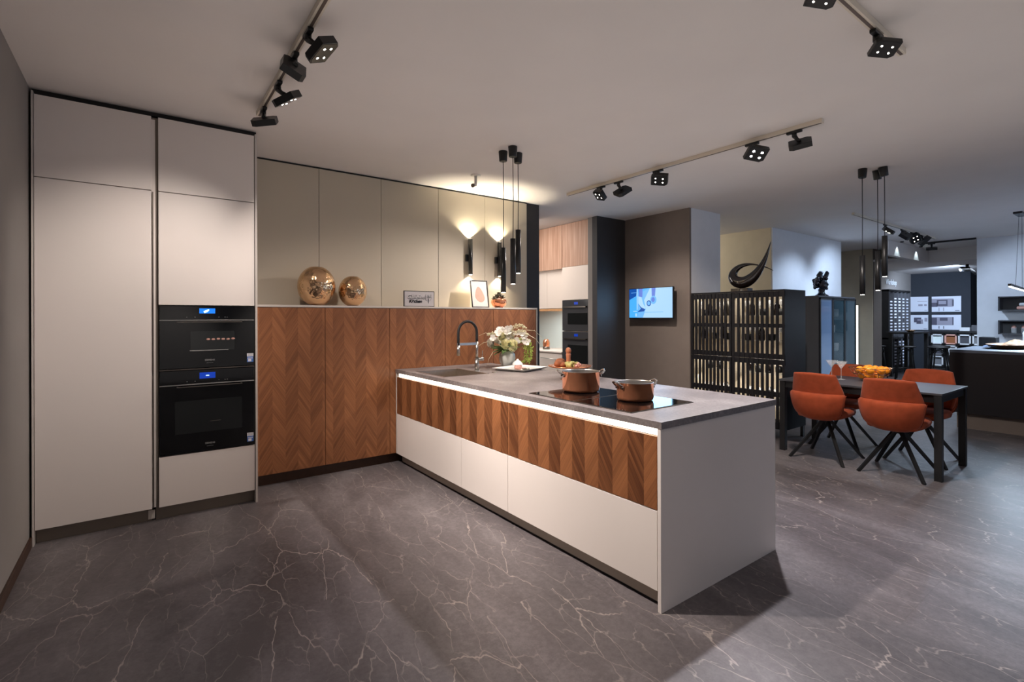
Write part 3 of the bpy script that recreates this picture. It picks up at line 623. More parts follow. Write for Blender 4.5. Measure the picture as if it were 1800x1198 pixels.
# vase with bouquet
vx, vy = 3.03, 4.19
vo = MB().lathe([(0.001, 0.0), (0.05, 0.0), (0.056, 0.005), (0.078, 0.05), (0.086, 0.09), (0.080, 0.13), (0.06, 0.155), (0.055, 0.162), (0.051, 0.158), (0.056, 0.14), (0.076, 0.11), (0.078, 0.08), (0.05, 0.012), (0.001, 0.010)], (vx, vy, 0.9203), 40).build('flower_vase', M['vase'])
tag(vo, 'round pale grey glass vase holding the white bouquet', 'vase')
t = thing('flower_bouquet', 'loose bouquet of ivory roses, white blossoms and drooping green amaranth in the vase', 'flowers', (vx, vy, 1.03))
vr = r0  # image-right direction is only used to spread the blooms as the photo shows them
def fp(du, dz, dd=0.0): return Vector((vx, vy, 0)) + r0*du + fw*dd + Vector((0, 0, dz))
def rose(p, r, m_, nm):
    b = MB(); random.seed(int(p.x*997+p.z*331))
    for ring, (n_, rr, hh) in enumerate(((3, 0.35, 0.95), (5, 0.62, 0.85), (6, 0.88, 0.62), (7, 1.05, 0.42))):
        for k in range(n_):
            a = 2*PI*k/n_+ring*0.5; c_ = Vector((math.cos(a), math.sin(a), 0)); s_ = Vector((-c_.y, c_.x, 0)); rows = []
            for i in range(5):
                f_ = i/4; w_ = math.sin(PI*min(1, 0.25+f_*0.62))*rr*0.85; row = []
                for j in range(5):
                    g_ = (j-2)/2; row.append(p + (c_*(rr*(0.35+0.65*f_**1.5)-0.16*rr*g_*g_) + s_*w_*g_ + Vector((0,0,-0.75+(hh+0.75)*f_-0.15*g_*g_)))*r)
                rows.append(row)
            b.quadsheet(rows)
    b.sphere(p, r*0.38, 8, 6)
    for q in b.v:   # open towards the viewer side a little
        d_ = q-p; q += Vector((-fw.x, -fw.y, 0))*d_.z*0.7 + Vector((0,0,1))*(d_.dot(fw)*0.7)
    return b.build(nm, m_, t)
for du, dz, dd, r in ((0.055, 1.145, -0.09, 0.052), (-0.015, 1.155, -0.10, 0.045), (-0.05, 1.235, -0.05, 0.042)): rose(fp(du, dz, dd), r, M['rose'], 'rose')
rose(fp(-0.17, 1.165, -0.03), 0.038, M['petal'], 'rose')
random.seed(12)
def blossom(p, r, nm='blossom'):
    b = MB()
    tilt = Matrix.Rotation(random.uniform(0.5, 1.3), 4, Vector((random.uniform(-.3, .3), 0, 0))+r0)
    for k in range(5):
        a = 2*PI*k/5+random.random(); c_ = Vector((math.cos(a), math.sin(a), 0)); s_ = Vector((-c_.y, c_.x, 0)); rows = []
        for i in range(4):
            f_ = i/3; w_ = (0.2+math.sin(PI*(0.1+f_*0.75)))*0.42
            rows.append([p + (tilt.to_3x3() @ (c_*f_ + s_*w_*g_ + Vector((0,0,0.25*f_*f_-0.15*g_*g_))))*r for g_ in (-1, 0, 1)])
        b.quadsheet(rows)
    b.sphere(p, r*0.16, 6, 5)
    b.build(nm, M['petal'], t)
for k in range(20):
    du = random.gauss(0.02, 0.075); blossom(fp(du, 1.235+random.uniform(-.05, .09)-abs(du)*0.25, random.uniform(-.10, .08)), random.uniform(.03, .046))
for du, dz in ((0.17, 1.23), (0.15, 1.265), (0.18, 1.195), (-0.09, 1.275), (-0.02, 1.30), (0.02, 1.315), (0.10, 1.26)): blossom(fp(du, dz, -0.04), 0.04)
def leafm(b, p, d, L, W, droop=0.25):
    d = d.normalized(); s_ = d.cross(Vector((0,0,1))).normalized(); rows = []
    for i in range(6):
        f_ = i/5; w_ = W*math.sin(PI*(0.08+0.9*f_)); c_ = p+d*L*f_+Vector((0,0,-droop*L*f_*f_))
        rows.append([c_-s_*w_+Vector((0,0,W*0.25)), c_, c_+s_*w_+Vector((0,0,W*0.25))])
    b.quadsheet(rows)
for k in range(22):
    a = random.uniform(0, 2*PI); el = random.uniform(-0.15, 0.9)
    b = MB(); leafm(b, fp(0, 1.10, 0)+Vector((math.cos(a), math.sin(a), 0))*0.04, Vector((math.cos(a)*math.cos(el), math.sin(a)*math.cos(el), math.sin(el))), random.uniform(.09, .17), random.uniform(.016, .03))
    b.build('leaf', M['leaf'], t)
for du, dz in ((-0.10, 1.09), (-0.07, 1.075), (-0.13, 1.12)):
    b = MB(); leafm(b, fp(-0.01, 1.10, -0.07), r0*du+Vector((0,0,dz-1.10))-fw*0.03, 0.14, 0.034, 0.1); b.build('leaf', M['leaf'], t)
def plume(pts, r, m_, nm, n_, sz):
    b = MB(); pts = [Vector(p) for p in pts]; b.tube(pts, 0.0025, 5)
    for k in range(n_):
        f_ = random.uniform(0.05, 1)*(len(pts)-1); i = min(int(f_), len(pts)-2); p = pts[i].lerp(pts[i+1], f_-i); rr = r*(1-0.6*f_/(len(pts)-1))
        b.sphere(p+Vector((random.gauss(0, 1), random.gauss(0, 1), random.gauss(0, 1)))*rr*0.45, random.uniform(.6, 1.2)*sz, 6, 4)
    b.build(nm, m_, t)
# drooping green amaranth on the right
for j, (a_, b_) in enumerate(((0.20, 0.02), (0.235, -0.02), (0.175, 0.0), (0.215, 0.04), (0.245, 0.02))):
    plume([fp(0.06, 1.13, -0.02), fp(0.13, 1.20, b_), fp(a_-0.01, 1.175, b_), fp(a_+0.01, 1.10, b_), fp(a_, 1.02-0.02*(j % 3), b_), fp(a_-0.02, 0.955+0.025*(j % 2), b_)], 0.030, M['lime'], 'amaranth', 90, 0.0065)
# arching pale plumes
for pl in ([(0.0, 1.12), (0.03, 1.26), (0.08, 1.335), (0.14, 1.345), (0.20, 1.315), (0.27, 1.27)], [(0.0, 1.12), (0.06, 1.25), (0.11, 1.29), (0.17, 1.285), (0.22, 1.24), (0.28, 1.20)],
           [(0.0, 1.12), (-0.06, 1.21), (-0.11, 1.265), (-0.16, 1.265), (-0.20, 1.25), (-0.25, 1.22)], [(0.01, 1.10), (0.02, 1.20), (0.04, 1.30), (0.035, 1.23), (0.05, 1.19), (0.045, 1.15)]):
    plume([fp(a, z, -0.03) for a, z in pl[:5]], 0.030, M['grass'] if pl[0][0] == 0.0 else M['petal'], 'plume', 110, 0.0075)
for pl in ([(0.0, 1.1), (-0.12, 1.22), (-0.22, 1.27), (-0.29, 1.24)], [(0.0, 1.1), (-0.14, 1.18), (-0.24, 1.17), (-0.30, 1.13)], [(0.0, 1.1), (0.15, 1.30), (0.28, 1.29), (0.36, 1.22)], [(0.0, 1.1), (0.2, 1.26), (0.30, 1.20), (0.34, 1.14)], [(-0.02, 1.09), (-0.14, 1.08), (-0.19, 1.0), (-0.2, 0.94)]):
    MB().tube([fp(a, z, -0.03) for a, z in pl], [0.003, 0.0028, 0.002, 0.001], 5).build('grass_blade', M['grass'], t)
b = MB()
for k in range(9): a = k*0.7; b.tube([(vx+0.02*math.cos(a), vy+0.02*math.sin(a), 0.94), (vx+0.03*math.cos(a+2), vy+0.03*math.sin(a+2), 1.16)], 0.003, 5)
b.build('stems', M['stem'], t)

# serving tray near the vase
p0, pL, pR = Vector((2.683, 3.566)), Vector((2.80, 4.02)), Vector((3.105, 3.70))
cen = (pL+pR)/2; ax = (pR-p0); ang = math.atan2(ax.y, ax.x); L1, L2 = ax.length, (pL-p0).length
t = thing('serving_tray', 'white rectangular ceramic tray lying beside the flower vase', 'tray', (cen.x, cen.y, 0.9203), rz=ang)
hw, hd = L1/2*0.96, L2/2*0.80
b = MB(); 
for (z, s_) in ((0.0, 0.80), (0.006, 0.86), (0.022, 1.0), (0.024, 1.0), (0.012, 0.90), (0.011, 0.001)):
    b.v += [Vector((sx_*hw*s_, sy_*hd*s_, z)) for sx_, sy_ in ((-1,-1),(1,-1),(1,1),(-1,1))]
for i in range(5):
    for k in range(4): b.f.append([i*4+k, i*4+(k+1) % 4, (i+1)*4+(k+1) % 4, (i+1)*4+k]); b.mi.append(0); b.sm.append(False)
b.f.append([3, 2, 1, 0]); b.mi.append(0); b.sm.append(False)
b.build('tray_body', M['white'], t, local=True, bevel=0.002)
MB().lathe([(0.001, -.001), (0.03, -.001), (0.032, 0.004), (0.001, 0.004)], (0.02, -0.01, 0.0125), 16).build('rosette', M['rosy'], t, local=True)
q = (2.875, 3.80, 0.936)
o = MB().lathe([(0.001, 0), (0.032, 0), (0.036, 0.015), (0.034, 0.035), (0.001, 0.04)], q, 24).sphere((q[0]-.01, q[1]-.02, q[2]+.02), 0.022, 10, 8).build('pink_bowl_dish', M['rosy']); tag(o, 'small pink round dessert on the white serving tray', 'food')
o = MB().lathe([(0.05, 0.0), (0.042, 0.02), (0.024, 0.036), (0.012, 0.042), (0.010, 0.052), (0.001, 0.056)], (q[0]+.01, q[1]+.02, q[2]+.04), 24).build('white_cover', M['white']); tag(o, 'white pointed ceramic lid resting on the pink dessert', 'lid')
random.seed(3); b = MB()
for k in range(9): b.sphere((2.915+random.uniform(-.035, .035), 3.715+random.uniform(-.02, .02), 0.938), random.uniform(.005, .01), 7, 5)
o = b.build('herb_garnish', M['succulent']); tag(o, 'dark green herb crumbs scattered on the white serving tray', 'herbs', kind='stuff')

# ================================================================ OBJECTS ON THE WALNUT SHELF
def globe(cx_, r, h, label):
    prof = []; n_ = 22; z0 = 1.5395; zc = h*0.48
    for i in range(n_+1):
        a = -PI/2*0.80+ (PI/2*0.80+PI/2*0.78)*i/n_
        prof.append((r*math.cos(a)*1.0, zc+math.sin(a)*h*0.545))
    zmin = prof[0][1]; prof = [(p, z-zmin) for p, z in prof]; prof = [(0.001, 0)]+prof
    top = prof[-1]; prof += [(top[0]-0.006, top[1]-0.002), (top[0]-0.004, top[1]-0.03), (r*0.9, zc), (0.03, 0.02), (0.001, 0.02)]
    o = MB().lathe(prof, (cx_, 4.80, z0), 56).build('globe_vase', M['gold']); return tag(o, label, 'vase', 'gold globe vases on the shelf')
globe(1.297, 0.166, 0.345, 'larger hammered gold globe vase on the shelf')
globe(1.634, 0.131, 0.275, 'smaller hammered gold globe vase on the shelf')
t = thing('sign_board', 'small grey framed sign with two lines of black lettering on the shelf', 'sign', (2.295, 4.72, 1.54))
MB().box(2.124, 2.467, 4.715, 4.725, 1.5395, 1.700).build('frame', M['black'], t)
MB().box(2.131, 2.460, 4.712, 4.716, 1.5465, 1.693).build('board', M['signboard'], t)
text('lettering', 'Galleine', M['black'], t, (2.157, 4.711, 1.620), 0.054, (1,0,0), depth=0.0006, bold=0.0024, shear=0.25, width=0.195)
text('lettering', 'Galleine', M['signgrey'], t, (2.153, 4.7095, 1.624), 0.054, (1,0,0), depth=0.0006, bold=0.0008, shear=0.25, width=0.195)
text('lettering', 'Küchen', M['black'], t, (2.178, 4.711, 1.580), 0.044, (1,0,0), depth=0.0006, bold=0.0022, shear=0.25, width=0.145)
b = MB()   # small emblem: ring of strokes over a stem
for a in (0.5, 1.1, 1.7, 2.3, 2.9, 0.0): b.tube([(2.395+0.008*math.cos(a), 4.711, 1.63+0.008*math.sin(a)), (2.395+0.034*math.cos(a+.3), 4.711, 1.63+0.032*math.sin(a+.3))], 0.002, 5)
b.tube([(2.395, 4.711, 1.63), (2.397, 4.711, 1.60), (2.394, 4.711, 1.575)], 0.003, 5).tube([(2.365, 4.711, 1.665), (2.36, 4.711, 1.63), (2.372, 4.711, 1.60), (2.41, 4.711, 1.598), (2.43, 4.711, 1.625), (2.425, 4.711, 1.668)], 0.0014, 5)
b.build('emblem', M['midgrey'], t)
# leaning picture
t = thing('picture_frame', 'black framed abstract blush print leaning on the shelf', 'picture', (3.085, 4.78, 1.5395)); t.rotation_euler = (math.radians(-9), 0, 0)
def lb(n_, m_, *a): return MB().box(*a).build(n_, m_, t, local=True)
W_, H_ = 0.228, 0.312
b = MB().box(-W_/2, W_/2, -0.012, 0, 0.0, 0.009).box(-W_/2, W_/2, -0.012, 0, H_-0.009, H_).box(-W_/2, -W_/2+0.009, -0.012, 0, 0, H_).box(W_/2-0.009, W_/2, -0.012, 0, 0, H_); b.build('frame', M['black'], t, local=True)
lb('print', M['paper'], -W_/2+.008, W_/2-.008, -0.006, 0, .008, H_-.008)
poly = []
for k in range(28):
    a = 2*PI*k/28; rr = 0.066 if math.sin(a) < 0 else 0.066-0.022*math.sin(a)
    poly.append((rr*math.cos(a)*0.95-0.012*math.sin(a), 0.125+math.sin(a)*(0.066 if math.sin(a) < 0 else 0.115)))
b = MB(); n_ = len(poly); b.add([(x, -0.0066, z) for x, z in poly]+[(x, -0.0058, z) for x, z in poly], [tuple(range(n_))]+[(k, (k+1) % n_, n_+(k+1) % n_, n_+k) for k in range(n_)])
b.build('print_motif', M['blob'], t, local=True)
# plant in copper bowl
t = thing('potted_succulent', 'dark green rosette plant in a small copper bowl on the shelf', 'plant', (3.335, 4.775, 1.54))
MB().lathe([(0.001, 0), (0.045, 0), (0.082, 0.03), (0.093, 0.06), (0.088, 0.09), (0.083, 0.096), (0.080, 0.09), (0.085, 0.06), (0.001, 0.03)], (3.335, 4.775, 1.5397), 36).build('bowl', M['copper'], t)
random.seed(9)
b = MB()
for (cx_, cz_, rr) in ((3.31, 1.655, 0.05), (3.375, 1.65, 0.045), (3.335, 1.685, 0.04), (3.27, 1.635, 0.035)):
    for ring in range(3):
        for k in range(7):
            a = 2*PI*k/7+ring*0.4; d = Vector((math.cos(a), math.sin(a), 0.35+0.5*ring)); leafm(b, Vector((cx_, 4.77, cz_-0.01+ring*0.008)), d, rr*(1.1-0.22*ring), 0.013, -0.2)
b.build('rosettes', M['succulent'], t, solid=0.003)

# wall sconces
for i, xc in enumerate((3.053, 3.463)):
    t = thing('wall_sconce', 'black cylinder wall sconce lit up and down, ' + ('left one above the leaning picture' if i == 0 else 'right one above the copper bowl plant'), 'lamp', (xc, 4.985, 1.92), 'wall sconces on the beige panels')
    MB().tube([(xc, 4.940, 1.922), (xc, 4.940, 2.33)], 0.0245, 28).build('cylinder_shade', M['black_metal'], t)
    MB().box(xc-0.045, xc-0.01, 4.955, 4.985, 2.075, 2.155).box(xc-0.02, xc+0.02, 4.94, 4.97, 2.10, 2.13).build('wall_bracket', M['black_metal'], t, bevel=0.003)
    for z, dz in ((2.3305, 1), (1.9215, -1)):
        MB().cyl((xc, 4.940, z-0.001*dz), (xc, 4.940, z+0.001*dz), 0.018, n=20).build('lamp_lens', M['led_dot'], t)
        l = light('SPOT', (xc, 4.955, z+0.004*dz), (xc, 4.955, z+dz), 30 if dz > 0 else 11, (1, 0.88, 0.66), angle=116, blend=0.4, radius=0.010); attach(l, t)

# ceiling fixtures
t = thing('ceiling_sensor', 'small white pipe-elbow ceiling mount above the beige panels', 'fixture', (2.74, 4.33, 2.88))
MB().lathe([(0.05, 0), (0.05, -0.01), (0.02, -0.014)], (2.74, 4.33, 2.88), 24).build('ceiling_plate', M['white_plastic'], t)
MB().tube([(2.74, 4.33, 2.868), (2.74, 4.33, 2.79), (2.735, 4.328, 2.775), (2.70, 4.31, 2.765)], [0.014, 0.014, 0.016, 0.016], 12).build('elbow', M['white_plastic'], t)
MB().cyl((2.70, 4.31, 2.765), (2.685, 4.303, 2.757), 0.019, n=14).build('nozzle', M['steel_dark'], t)

def pendant(x, y, ztop, zbot, label, grp, tilt=(0, 0)):
    t = thing('pendant_lamp', label, 'lamp', (x, y, CEIL), grp)
    zt = CEIL-0.09
    MB().tube([(x+tilt[0], y+tilt[1], CEIL-0.001), (x, y, zt)], [0.040, 0.034], 24).build('ceiling_cup', M['black_metal'], t, bevel=0.004)
    MB().tube([(x, y, zt+0.005), (x+0.004, y, (zt+ztop)/2), (x, y, ztop)], 0.0035, 6).build('cable', M['black'], t)
    MB().cyl((x, y, ztop), (x, y, zbot), 0.0235, n=24).build('cylinder_shade', M['black_metal'], t)
    MB().cyl((x, y, zbot+0.001), (x, y, zbot-0.003), 0.017, n=18).build('lamp_lens', M['led_dot'], t)
    l = light('SPOT', (x, y, zbot-0.006), (x, y, 0), 6 if x < 4 else 9, NEUT, angle=62, blend=0.7, radius=0.015); attach(l, t)
g1 = 'pendants over the island'; g2 = 'pendants over the dining table'
pendant(2.545, 3.573, 2.035, 1.645, 'black tube pendant over the island hanging lowest, left one', g1)
pendant(2.540, 3.424, 2.095, 1.712, 'black tube pendant over the island, middle one', g1)
pendant(2.680, 3.536, 2.200, 1.818, 'black tube pendant over the island hanging highest, right one', g1)
pendant(5.703, 1.917, 2.027, 1.641, 'black tube pendant over the dining table hanging lowest, left one', g2, (0.012, 0))
pendant(5.905, 1.852, 2.080, 1.688, 'black tube pendant over the dining table, middle one', g2, (-0.015, 0))
pendant(5.817, 1.768, 2.211, 1.815, 'black tube pendant over the dining table hanging highest', g2, (-0.014, 0.01))

# track rails and spots
def rail(x0, y0, x1, y1, label, m1='track', m2='track_dark'):
    t = thing('ceiling_track', label, 'track', ((x0+x1)/2, (y0+y1)/2, CEIL))
    if abs(x1-x0) < abs(y1-y0):
        MB().box(x0-.018, x0+.018, y0, y1, CEIL-.032, CEIL-.0005).build('rail', M[m1], t); MB().box(x0-.007, x0+.007, y0+.01, y1-.01, CEIL-.0335, CEIL-.031).build('groove', M[m2], t)
    else:
        MB().box(x0, x1, y0-.018, y0+.018, CEIL-.032, CEIL-.0005).build('rail', M[m1], t); MB().box(x0+.01, x1-.01, y0-.007, y0+.007, CEIL-.0335, CEIL-.031).build('groove', M[m2], t)
    return t
rail(0.665, 0.4, 0.665, 3.90, 'white track rail on the ceiling in front of the tall cabinets')
rail(4.02, 1.60, 4.02, 4.34, 'long white track rail with five spots between island and dining table')
rail(1.9, 0.931, 3.335, 0.931, 'white track rail end at the upper right of the picture')
rail(8.0, 2.80, 11.75, 2.80, 'white track rail with four spots beyond the dining table')
rail(12.4, 2.35, 12.4, 3.1, 'black track rail at the workshop opening', 'black', 'black')

HEX = [(-0.078, -0.040), (-0.050, -0.062), (0.078, -0.062), (0.078, 0.040), (0.050, 0.062), (-0.078, 0.062)]
def spot_head(x, y, aim, label, axis, roll=0.0, power=60, color=WARM, angle=70, blend=0.7, lit=True, hot=False, grp=None, off=(0, 0), scale=1.0, drop=0.135):
    t = thing('track_spotlight', label, 'spotlight', (x, y, CEIL-0.033), grp)
    if axis == 'y': MB().box(x-.014, x+.014, y-.055, y+.055, CEIL-.052, CEIL-.034).build('adapter', M['black_metal'], t, bevel=0.003)
    else: MB().box(x-.055, x+.055, y-.014, y+.014, CEIL-.052, CEIL-.034).build('adapter', M['black_metal'], t, bevel=0.003)
    hc = Vector((x+off[0], y+off[1], CEIL-drop)); d = (Vector(aim)-hc).normalized()
    q = d.to_track_quat('-Z', 'Y').to_matrix().to_4x4() @ Matrix.Rotation(roll, 4, 'Z') @ Matrix.Scale(scale, 4); mt = Matrix.Translation(hc) @ q
    MB(mt).prism(HEX, -0.018, 0.022).build('lamp_head', M['black_metal'], t, bevel=0.002)
    back = hc - d*0.024
    MB().tube([(x, y, CEIL-.05), (x, y, CEIL-.078)], 0.017, 14).tube([(x, y, CEIL-.072), ((x+back.x)/2, (y+back.y)/2, (CEIL-.080+back.z)/2), tuple(back)], [0.017, 0.013, 0.014], 10).build('bracket', M['black_metal'], t)
    MB(mt).prism([(a*0.9, b_*0.88) for a, b_ in HEX], -0.0192, -0.0178).build('lens_plate', M['glass_black'], t)
    if lit:
        b = MB(mt)
        for a in (-0.034, 0.034):
            for c_ in (-0.022, 0.022): b.tube([(a, c_, -0.0185), (a, c_, -0.0205)], 0.0062 if not hot else 0.009, 12)
        b.build('led_lenses', M['led_dot_hot' if hot else 'led_dot'], t)
    l = light('SPOT', hc+d*0.03, hc+d, power, color, angle=angle, blend=blend, radius=0.028); attach(l, t)
g1 = 'spots on the left ceiling track'; g2 = 'spots on the track between island and table'; g3 = 'spots on the far ceiling track'
spot_head(0.665, 2.60, (2.0, 2.2, 0.75), 'left track spotlight nearest the camera, four small leds showing', 'y', 0.6, power=380, angle=72, blend=1.0, grp=g1, off=(0.05, -0.06))
spot_head(0.665, 2.88, (-0.05, 4.4, 1.35), 'left track spotlight tilted edge-on, second from the camera', 'y', 1.1, power=110, angle=64, blend=1.0, grp=g1, off=(-0.02, -0.06))
spot_head(0.665, 3.28, (2.0, 3.5, 0.75), 'left track spotlight with four leds showing, third from the camera', 'y', 0.5, power=330, angle=72, blend=1.0, grp=g1, off=(0.04, -0.05))
spot_head(0.665, 3.74, (1.5, 4.64, 0.8), 'left track spotlight farthest from the camera, next to the tall cabinets', 'y', 0.3, power=36, angle=80, blend=1.0, grp=g1, off=(0.0, -0.05))
spot_head(4.02, 3.81, (2.2, 4.6, 0.8), 'spotlight at the far left end of the middle track', 'y', 0.4, power=190, angle=80, grp=g2, off=(-0.04, -0.02))
spot_head(4.02, 3.56, (5.85, 4.3, 0.7), 'dark edge-on spotlight, second from the left end of the middle track', 'y', 0.9, power=130, angle=74, grp=g2, off=(0.04, -0.02))
spot_head(4.02, 3.06, (2.4, 2.5, 0.6), 'spotlight in the middle of the middle track, facing the island', 'y', 0.3, power=50, angle=80, grp=g2, off=(-0.03, -0.04))
spot_head(4.02, 2.13, (2.2, 0.5, 0.0), 'brightest spotlight of the middle track, glaring towards the camera', 'y', 0.3, power=330, color=(0.95, 0.93, 1.0), angle=112, hot=True, grp=g2, off=(-0.03, -0.05))
spot_head(4.02, 1.80, (5.7, 2.1, 0.6), 'spotlight at the right end of the middle track, seen from behind', 'y', 0.2, power=190, color=NEUT, angle=100, grp=g2, off=(0.03, -0.03))
spot_head(2.96, 0.931, (1.7, 0.2, 0.2), 'large spotlight near the upper right rail end with four leds', 'x', 0.35, power=14, color=NEUT, angle=70, grp='spots on the upper right ceiling track', off=(-0.02, -0.04), scale=0.72)
spot_head(2.26, 0.931, (0.9, 1.0, 0.0), 'spotlight cut off by the top edge of the picture', 'x', 0.8, power=12, angle=70, grp='spots on the upper right ceiling track', off=(0.0, -0.03), scale=0.72)
for i, (x, aim, lt) in enumerate(((9.24, (8.9, 4.04, 1.0), True), (10.01, (10.5, 4.0, 1.6), False), (10.49, (9.3, 1.0, 1.0), True), (11.01, (12.4, 1.2, 1.2), False))):
    spot_head(x, 2.80, aim, 'spotlight on the far track, ' + ('first', 'second', 'third', 'last')[i] + ' from the dining pendants', 'x', 0.3+i*0.3, power=110, color=COOL, angle=95, lit=lt, grp=g3, off=(0.0, -0.04), scale=1.25)
spot_head(12.4, 3.0, (13.2, 3.2, 0.0), 'glowing spotlight on the black track at the workshop opening', 'y', 0, power=40, color=COOL, angle=100, hot=True, scale=1.1, grp='workshop spots')
t = thing('track_spotlight', 'black spotlight on the workshop ceiling beside the pale wall', 'spotlight', (14.97, 2.99, 2.6), 'workshop spots')
MB().tube([(14.97, 2.99, 2.599), (14.97, 2.99, 2.52)], 0.03, 12).build('stem', M['black_metal'], t)
MB().tube([(14.86, 3.08, 2.49), (15.0, 2.97, 2.49)], 0.05, 14).tube([(15.0, 2.95, 2.49), (15.1, 2.86, 2.38)], 0.03, 12).build('lamp_head', M['black_metal'], t)
l = light('SPOT', (14.8, 3.1, 2.46), (17.0, 3.9, 1.2), 320, COOL, angle=120, blend=0.8, radius=0.05); attach(l, t)
for i, x in enumerate((11.9, 12.9)):
    if i == 0: continue
for i, x in enumerate((11.85, 13.0)):
    t = thing('downlight', 'small ceiling downlight washing the workshop bulkhead, ' + ('left' if i == 0 else 'right'), 'light', (x, 3.30, 2.88), 'workshop downlights')
    MB().lathe([(0.03, 0), (0.03, -0.02), (0.02, -0.022)], (x, 3.32, 2.88), 16).build('ring', M['black_metal'], t)
    l = light('SPOT', (x, 3.32, 2.855), (x, 3.40, 2.3), 5, (0.7, 0.9, 1), angle=80, blend=0.5, radius=0.01); attach(l, t)
l = None

# ================================================================ TV on the taupe wall
t = thing('television', 'wall mounted television showing a bright blue picture', 'television', (5.74, 4.48, 1.40))
yl, yr, zb, zt = 4.862, 4.112, 1.404, 1.838
MB().box(5.712, 5.745, yr, yl, zb, zt).build('housing', M['black'], t, bevel=0.003)
MB().box(5.745, 5.86, 4.40, 4.56, 1.54, 1.70).build('wall_bracket', M['black_metal'], t)
a0, a1, b0, b1 = yl-0.008, yr+0.008, zb+0.014, zt-0.008
def sc2(u, v): return (a0+(a1-a0)*u, b0+(b1-b0)*v)
s_ = MB().box(5.709, 5.713, a1, a0, b0, b1).build('screen', M['tv2'], t)
def poly_on(pts, m_, k):
    q = [sc2(u, v) for u, v in pts]; n_ = len(q); b = MB()
    b.add([(5.709-0.0006*k, y, z) for y, z in q]+[(5.7095, y, z) for y, z in q], [tuple(range(n_))]+[(i, (i+1) % n_, n_+(i+1) % n_, n_+i) for i in range(n_)])
    b.build('picture_shape', m_, s_)
poly_on([(0, 0), (0.33, 0), (0.40, 0.3), (0.36, 0.6), (0.5, 1), (0, 1)], M['tv5'], 1)
poly_on([(0, 0), (0.19, 0), (0.22, 0.2), (0.18, 0.74), (0, 0.63)], M['tv1'], 2)
poly_on([(0, 0.62), (0.17, 0.75), (0.19, 1), (0, 1)], M['tv3'], 3)
poly_on([(0.22, 1), (0.5, 1), (0.38, 0.93), (0.30, 0.88), (0.22, 0.9)], M['tv1'], 3)
poly_on([(0.23, 1), (0.33, 1), (0.32, 0.70), (0.24, 0.74)], M['tv4'], 4)
poly_on([(0.22, 0.74), (0.30, 0.70), (0.34, 0.48), (0.40, 0.33), (0.37, 0.28), (0.27, 0.36), (0.22, 0.5)], M['tv2'], 5)
poly_on([(0.22, 0.5), (0.29, 0.36), (0.39, 0.29), (0.36, 0.22), (0.20, 0.19), (0.29, 0.31)], M['tv3'], 6)
poly_on([(0.54, 1), (0.63, 1), (0.615, 0.73), (0.545, 0.73)], M['tv4'], 4)
poly_on([(0.58+0.07*math.cos(a), 0.60+0.14*math.sin(a)) for a in [k*PI/8 for k in range(16)]], M['tv5'], 5)
poly_on([(0.575+0.04*math.cos(a), 0.61+0.08*math.sin(a)) for a in [k*PI/8 for k in range(16)]], M['tv4'], 6)
poly_on([(0.475+0.05*math.cos(a), 0.49+0.1*math.sin(a)) for a in [k*PI/8 for k in range(16)]], M['tv3'], 5)
poly_on([(0.475+0.033*math.cos(a), 0.49+0.068*math.sin(a)) for a in [k*PI/8 for k in range(16)]], M['tv5'], 6)
poly_on([(0.187, 0.27), (0.205, 0.27), (0.205, 1), (0.187, 1)], M['tv2'], 7)
poly_on([(0.05, 0.855), (0.18, 0.865), (0.18, 0.88), (0.05, 0.875)], M['tv5'], 7)
poly_on([(0.10, 0.21), (0.2, 0.21), (0.2, 0.24), (0.10, 0.235)], M['tv2'], 7)
poly_on([(0.2, 0.175), (0.8, 0.185), (0.8, 0.2), (0.2, 0.19)], M['tv5'], 7)
poly_on([(0.15, 0.04), (0.19, 0.04), (0.19, 0.15), (0.15, 0.15)], M['tv2'], 7)
l = light('AREA', (5.70, 4.48, 1.62), (4.0, 4.48, 1.62), 5, (0.25, 0.6, 1.0), 'screen_glow', size=(0.7, 0.4)); attach(l, t)

# ================================================================ SECOND KITCHEN behind the wall
KX = 5.30
struct('trim_1', MB().box(5.262, 5.9, 5.152, 5.25, 0, CEIL-0.0), M['wall_grey'])
t = thing('oven_tower', 'cream tall cabinet with two ovens and oak top door in the rear kitchen', 'cabinet', (5.6, 5.56, 0))
MB().box(KX+0.022, 5.90, 5.255, 5.855, 0.1, 2.88).build('carcass', M['cream'], t)
MB().box(KX, KX+0.02, 5.257, 5.853, 2.208, 2.875).build('oak_top_door', M['oak'], t)
MB().box(KX, KX+0.02, 5.257, 5.853, 1.695, 2.204).build('door', M['cream'], t, bevel=0.001)
MB().box(KX, KX+0.02, 5.257, 5.853, 0.10, 0.62).build('lower_door', M['cream'], t, bevel=0.001)
for (z0, z1, lb_) in ((1.22, 1.69, 'upper dark built-in oven of the rear kitchen tower'), (0.63, 1.205, 'lower dark built-in oven of the rear kitchen tower')):
    o_ = thing('built_in_oven', lb_, 'oven', (KX, 5.555, z0), 'ovens in the rear kitchen tower')
    MB().box(KX-0.004, KX+0.021, 5.262, 5.848, z0, z1).build('oven_front', M['oven_grey'], o_, bevel=0.001)
    MB().box(KX-0.008, KX-0.003, 5.30, 5.72, z0+0.10, z1-0.20).build('window', M['glass_window'], o_)
    MB().box(KX-0.03, KX-0.018, 5.30, 5.81, z1-0.115, z1-0.098).box(KX-0.03, KX-0.004, 5.30, 5.315, z1-0.115, z1-0.098).box(KX-0.03, KX-0.004, 5.795, 5.81, z1-0.115, z1-0.098).build('handle', M['steel_dark'], o_)
    MB().box(KX-0.006, KX-0.003, 5.50, 5.58, z1-0.07, z1-0.03).build('display', M['display_deep'], o_)
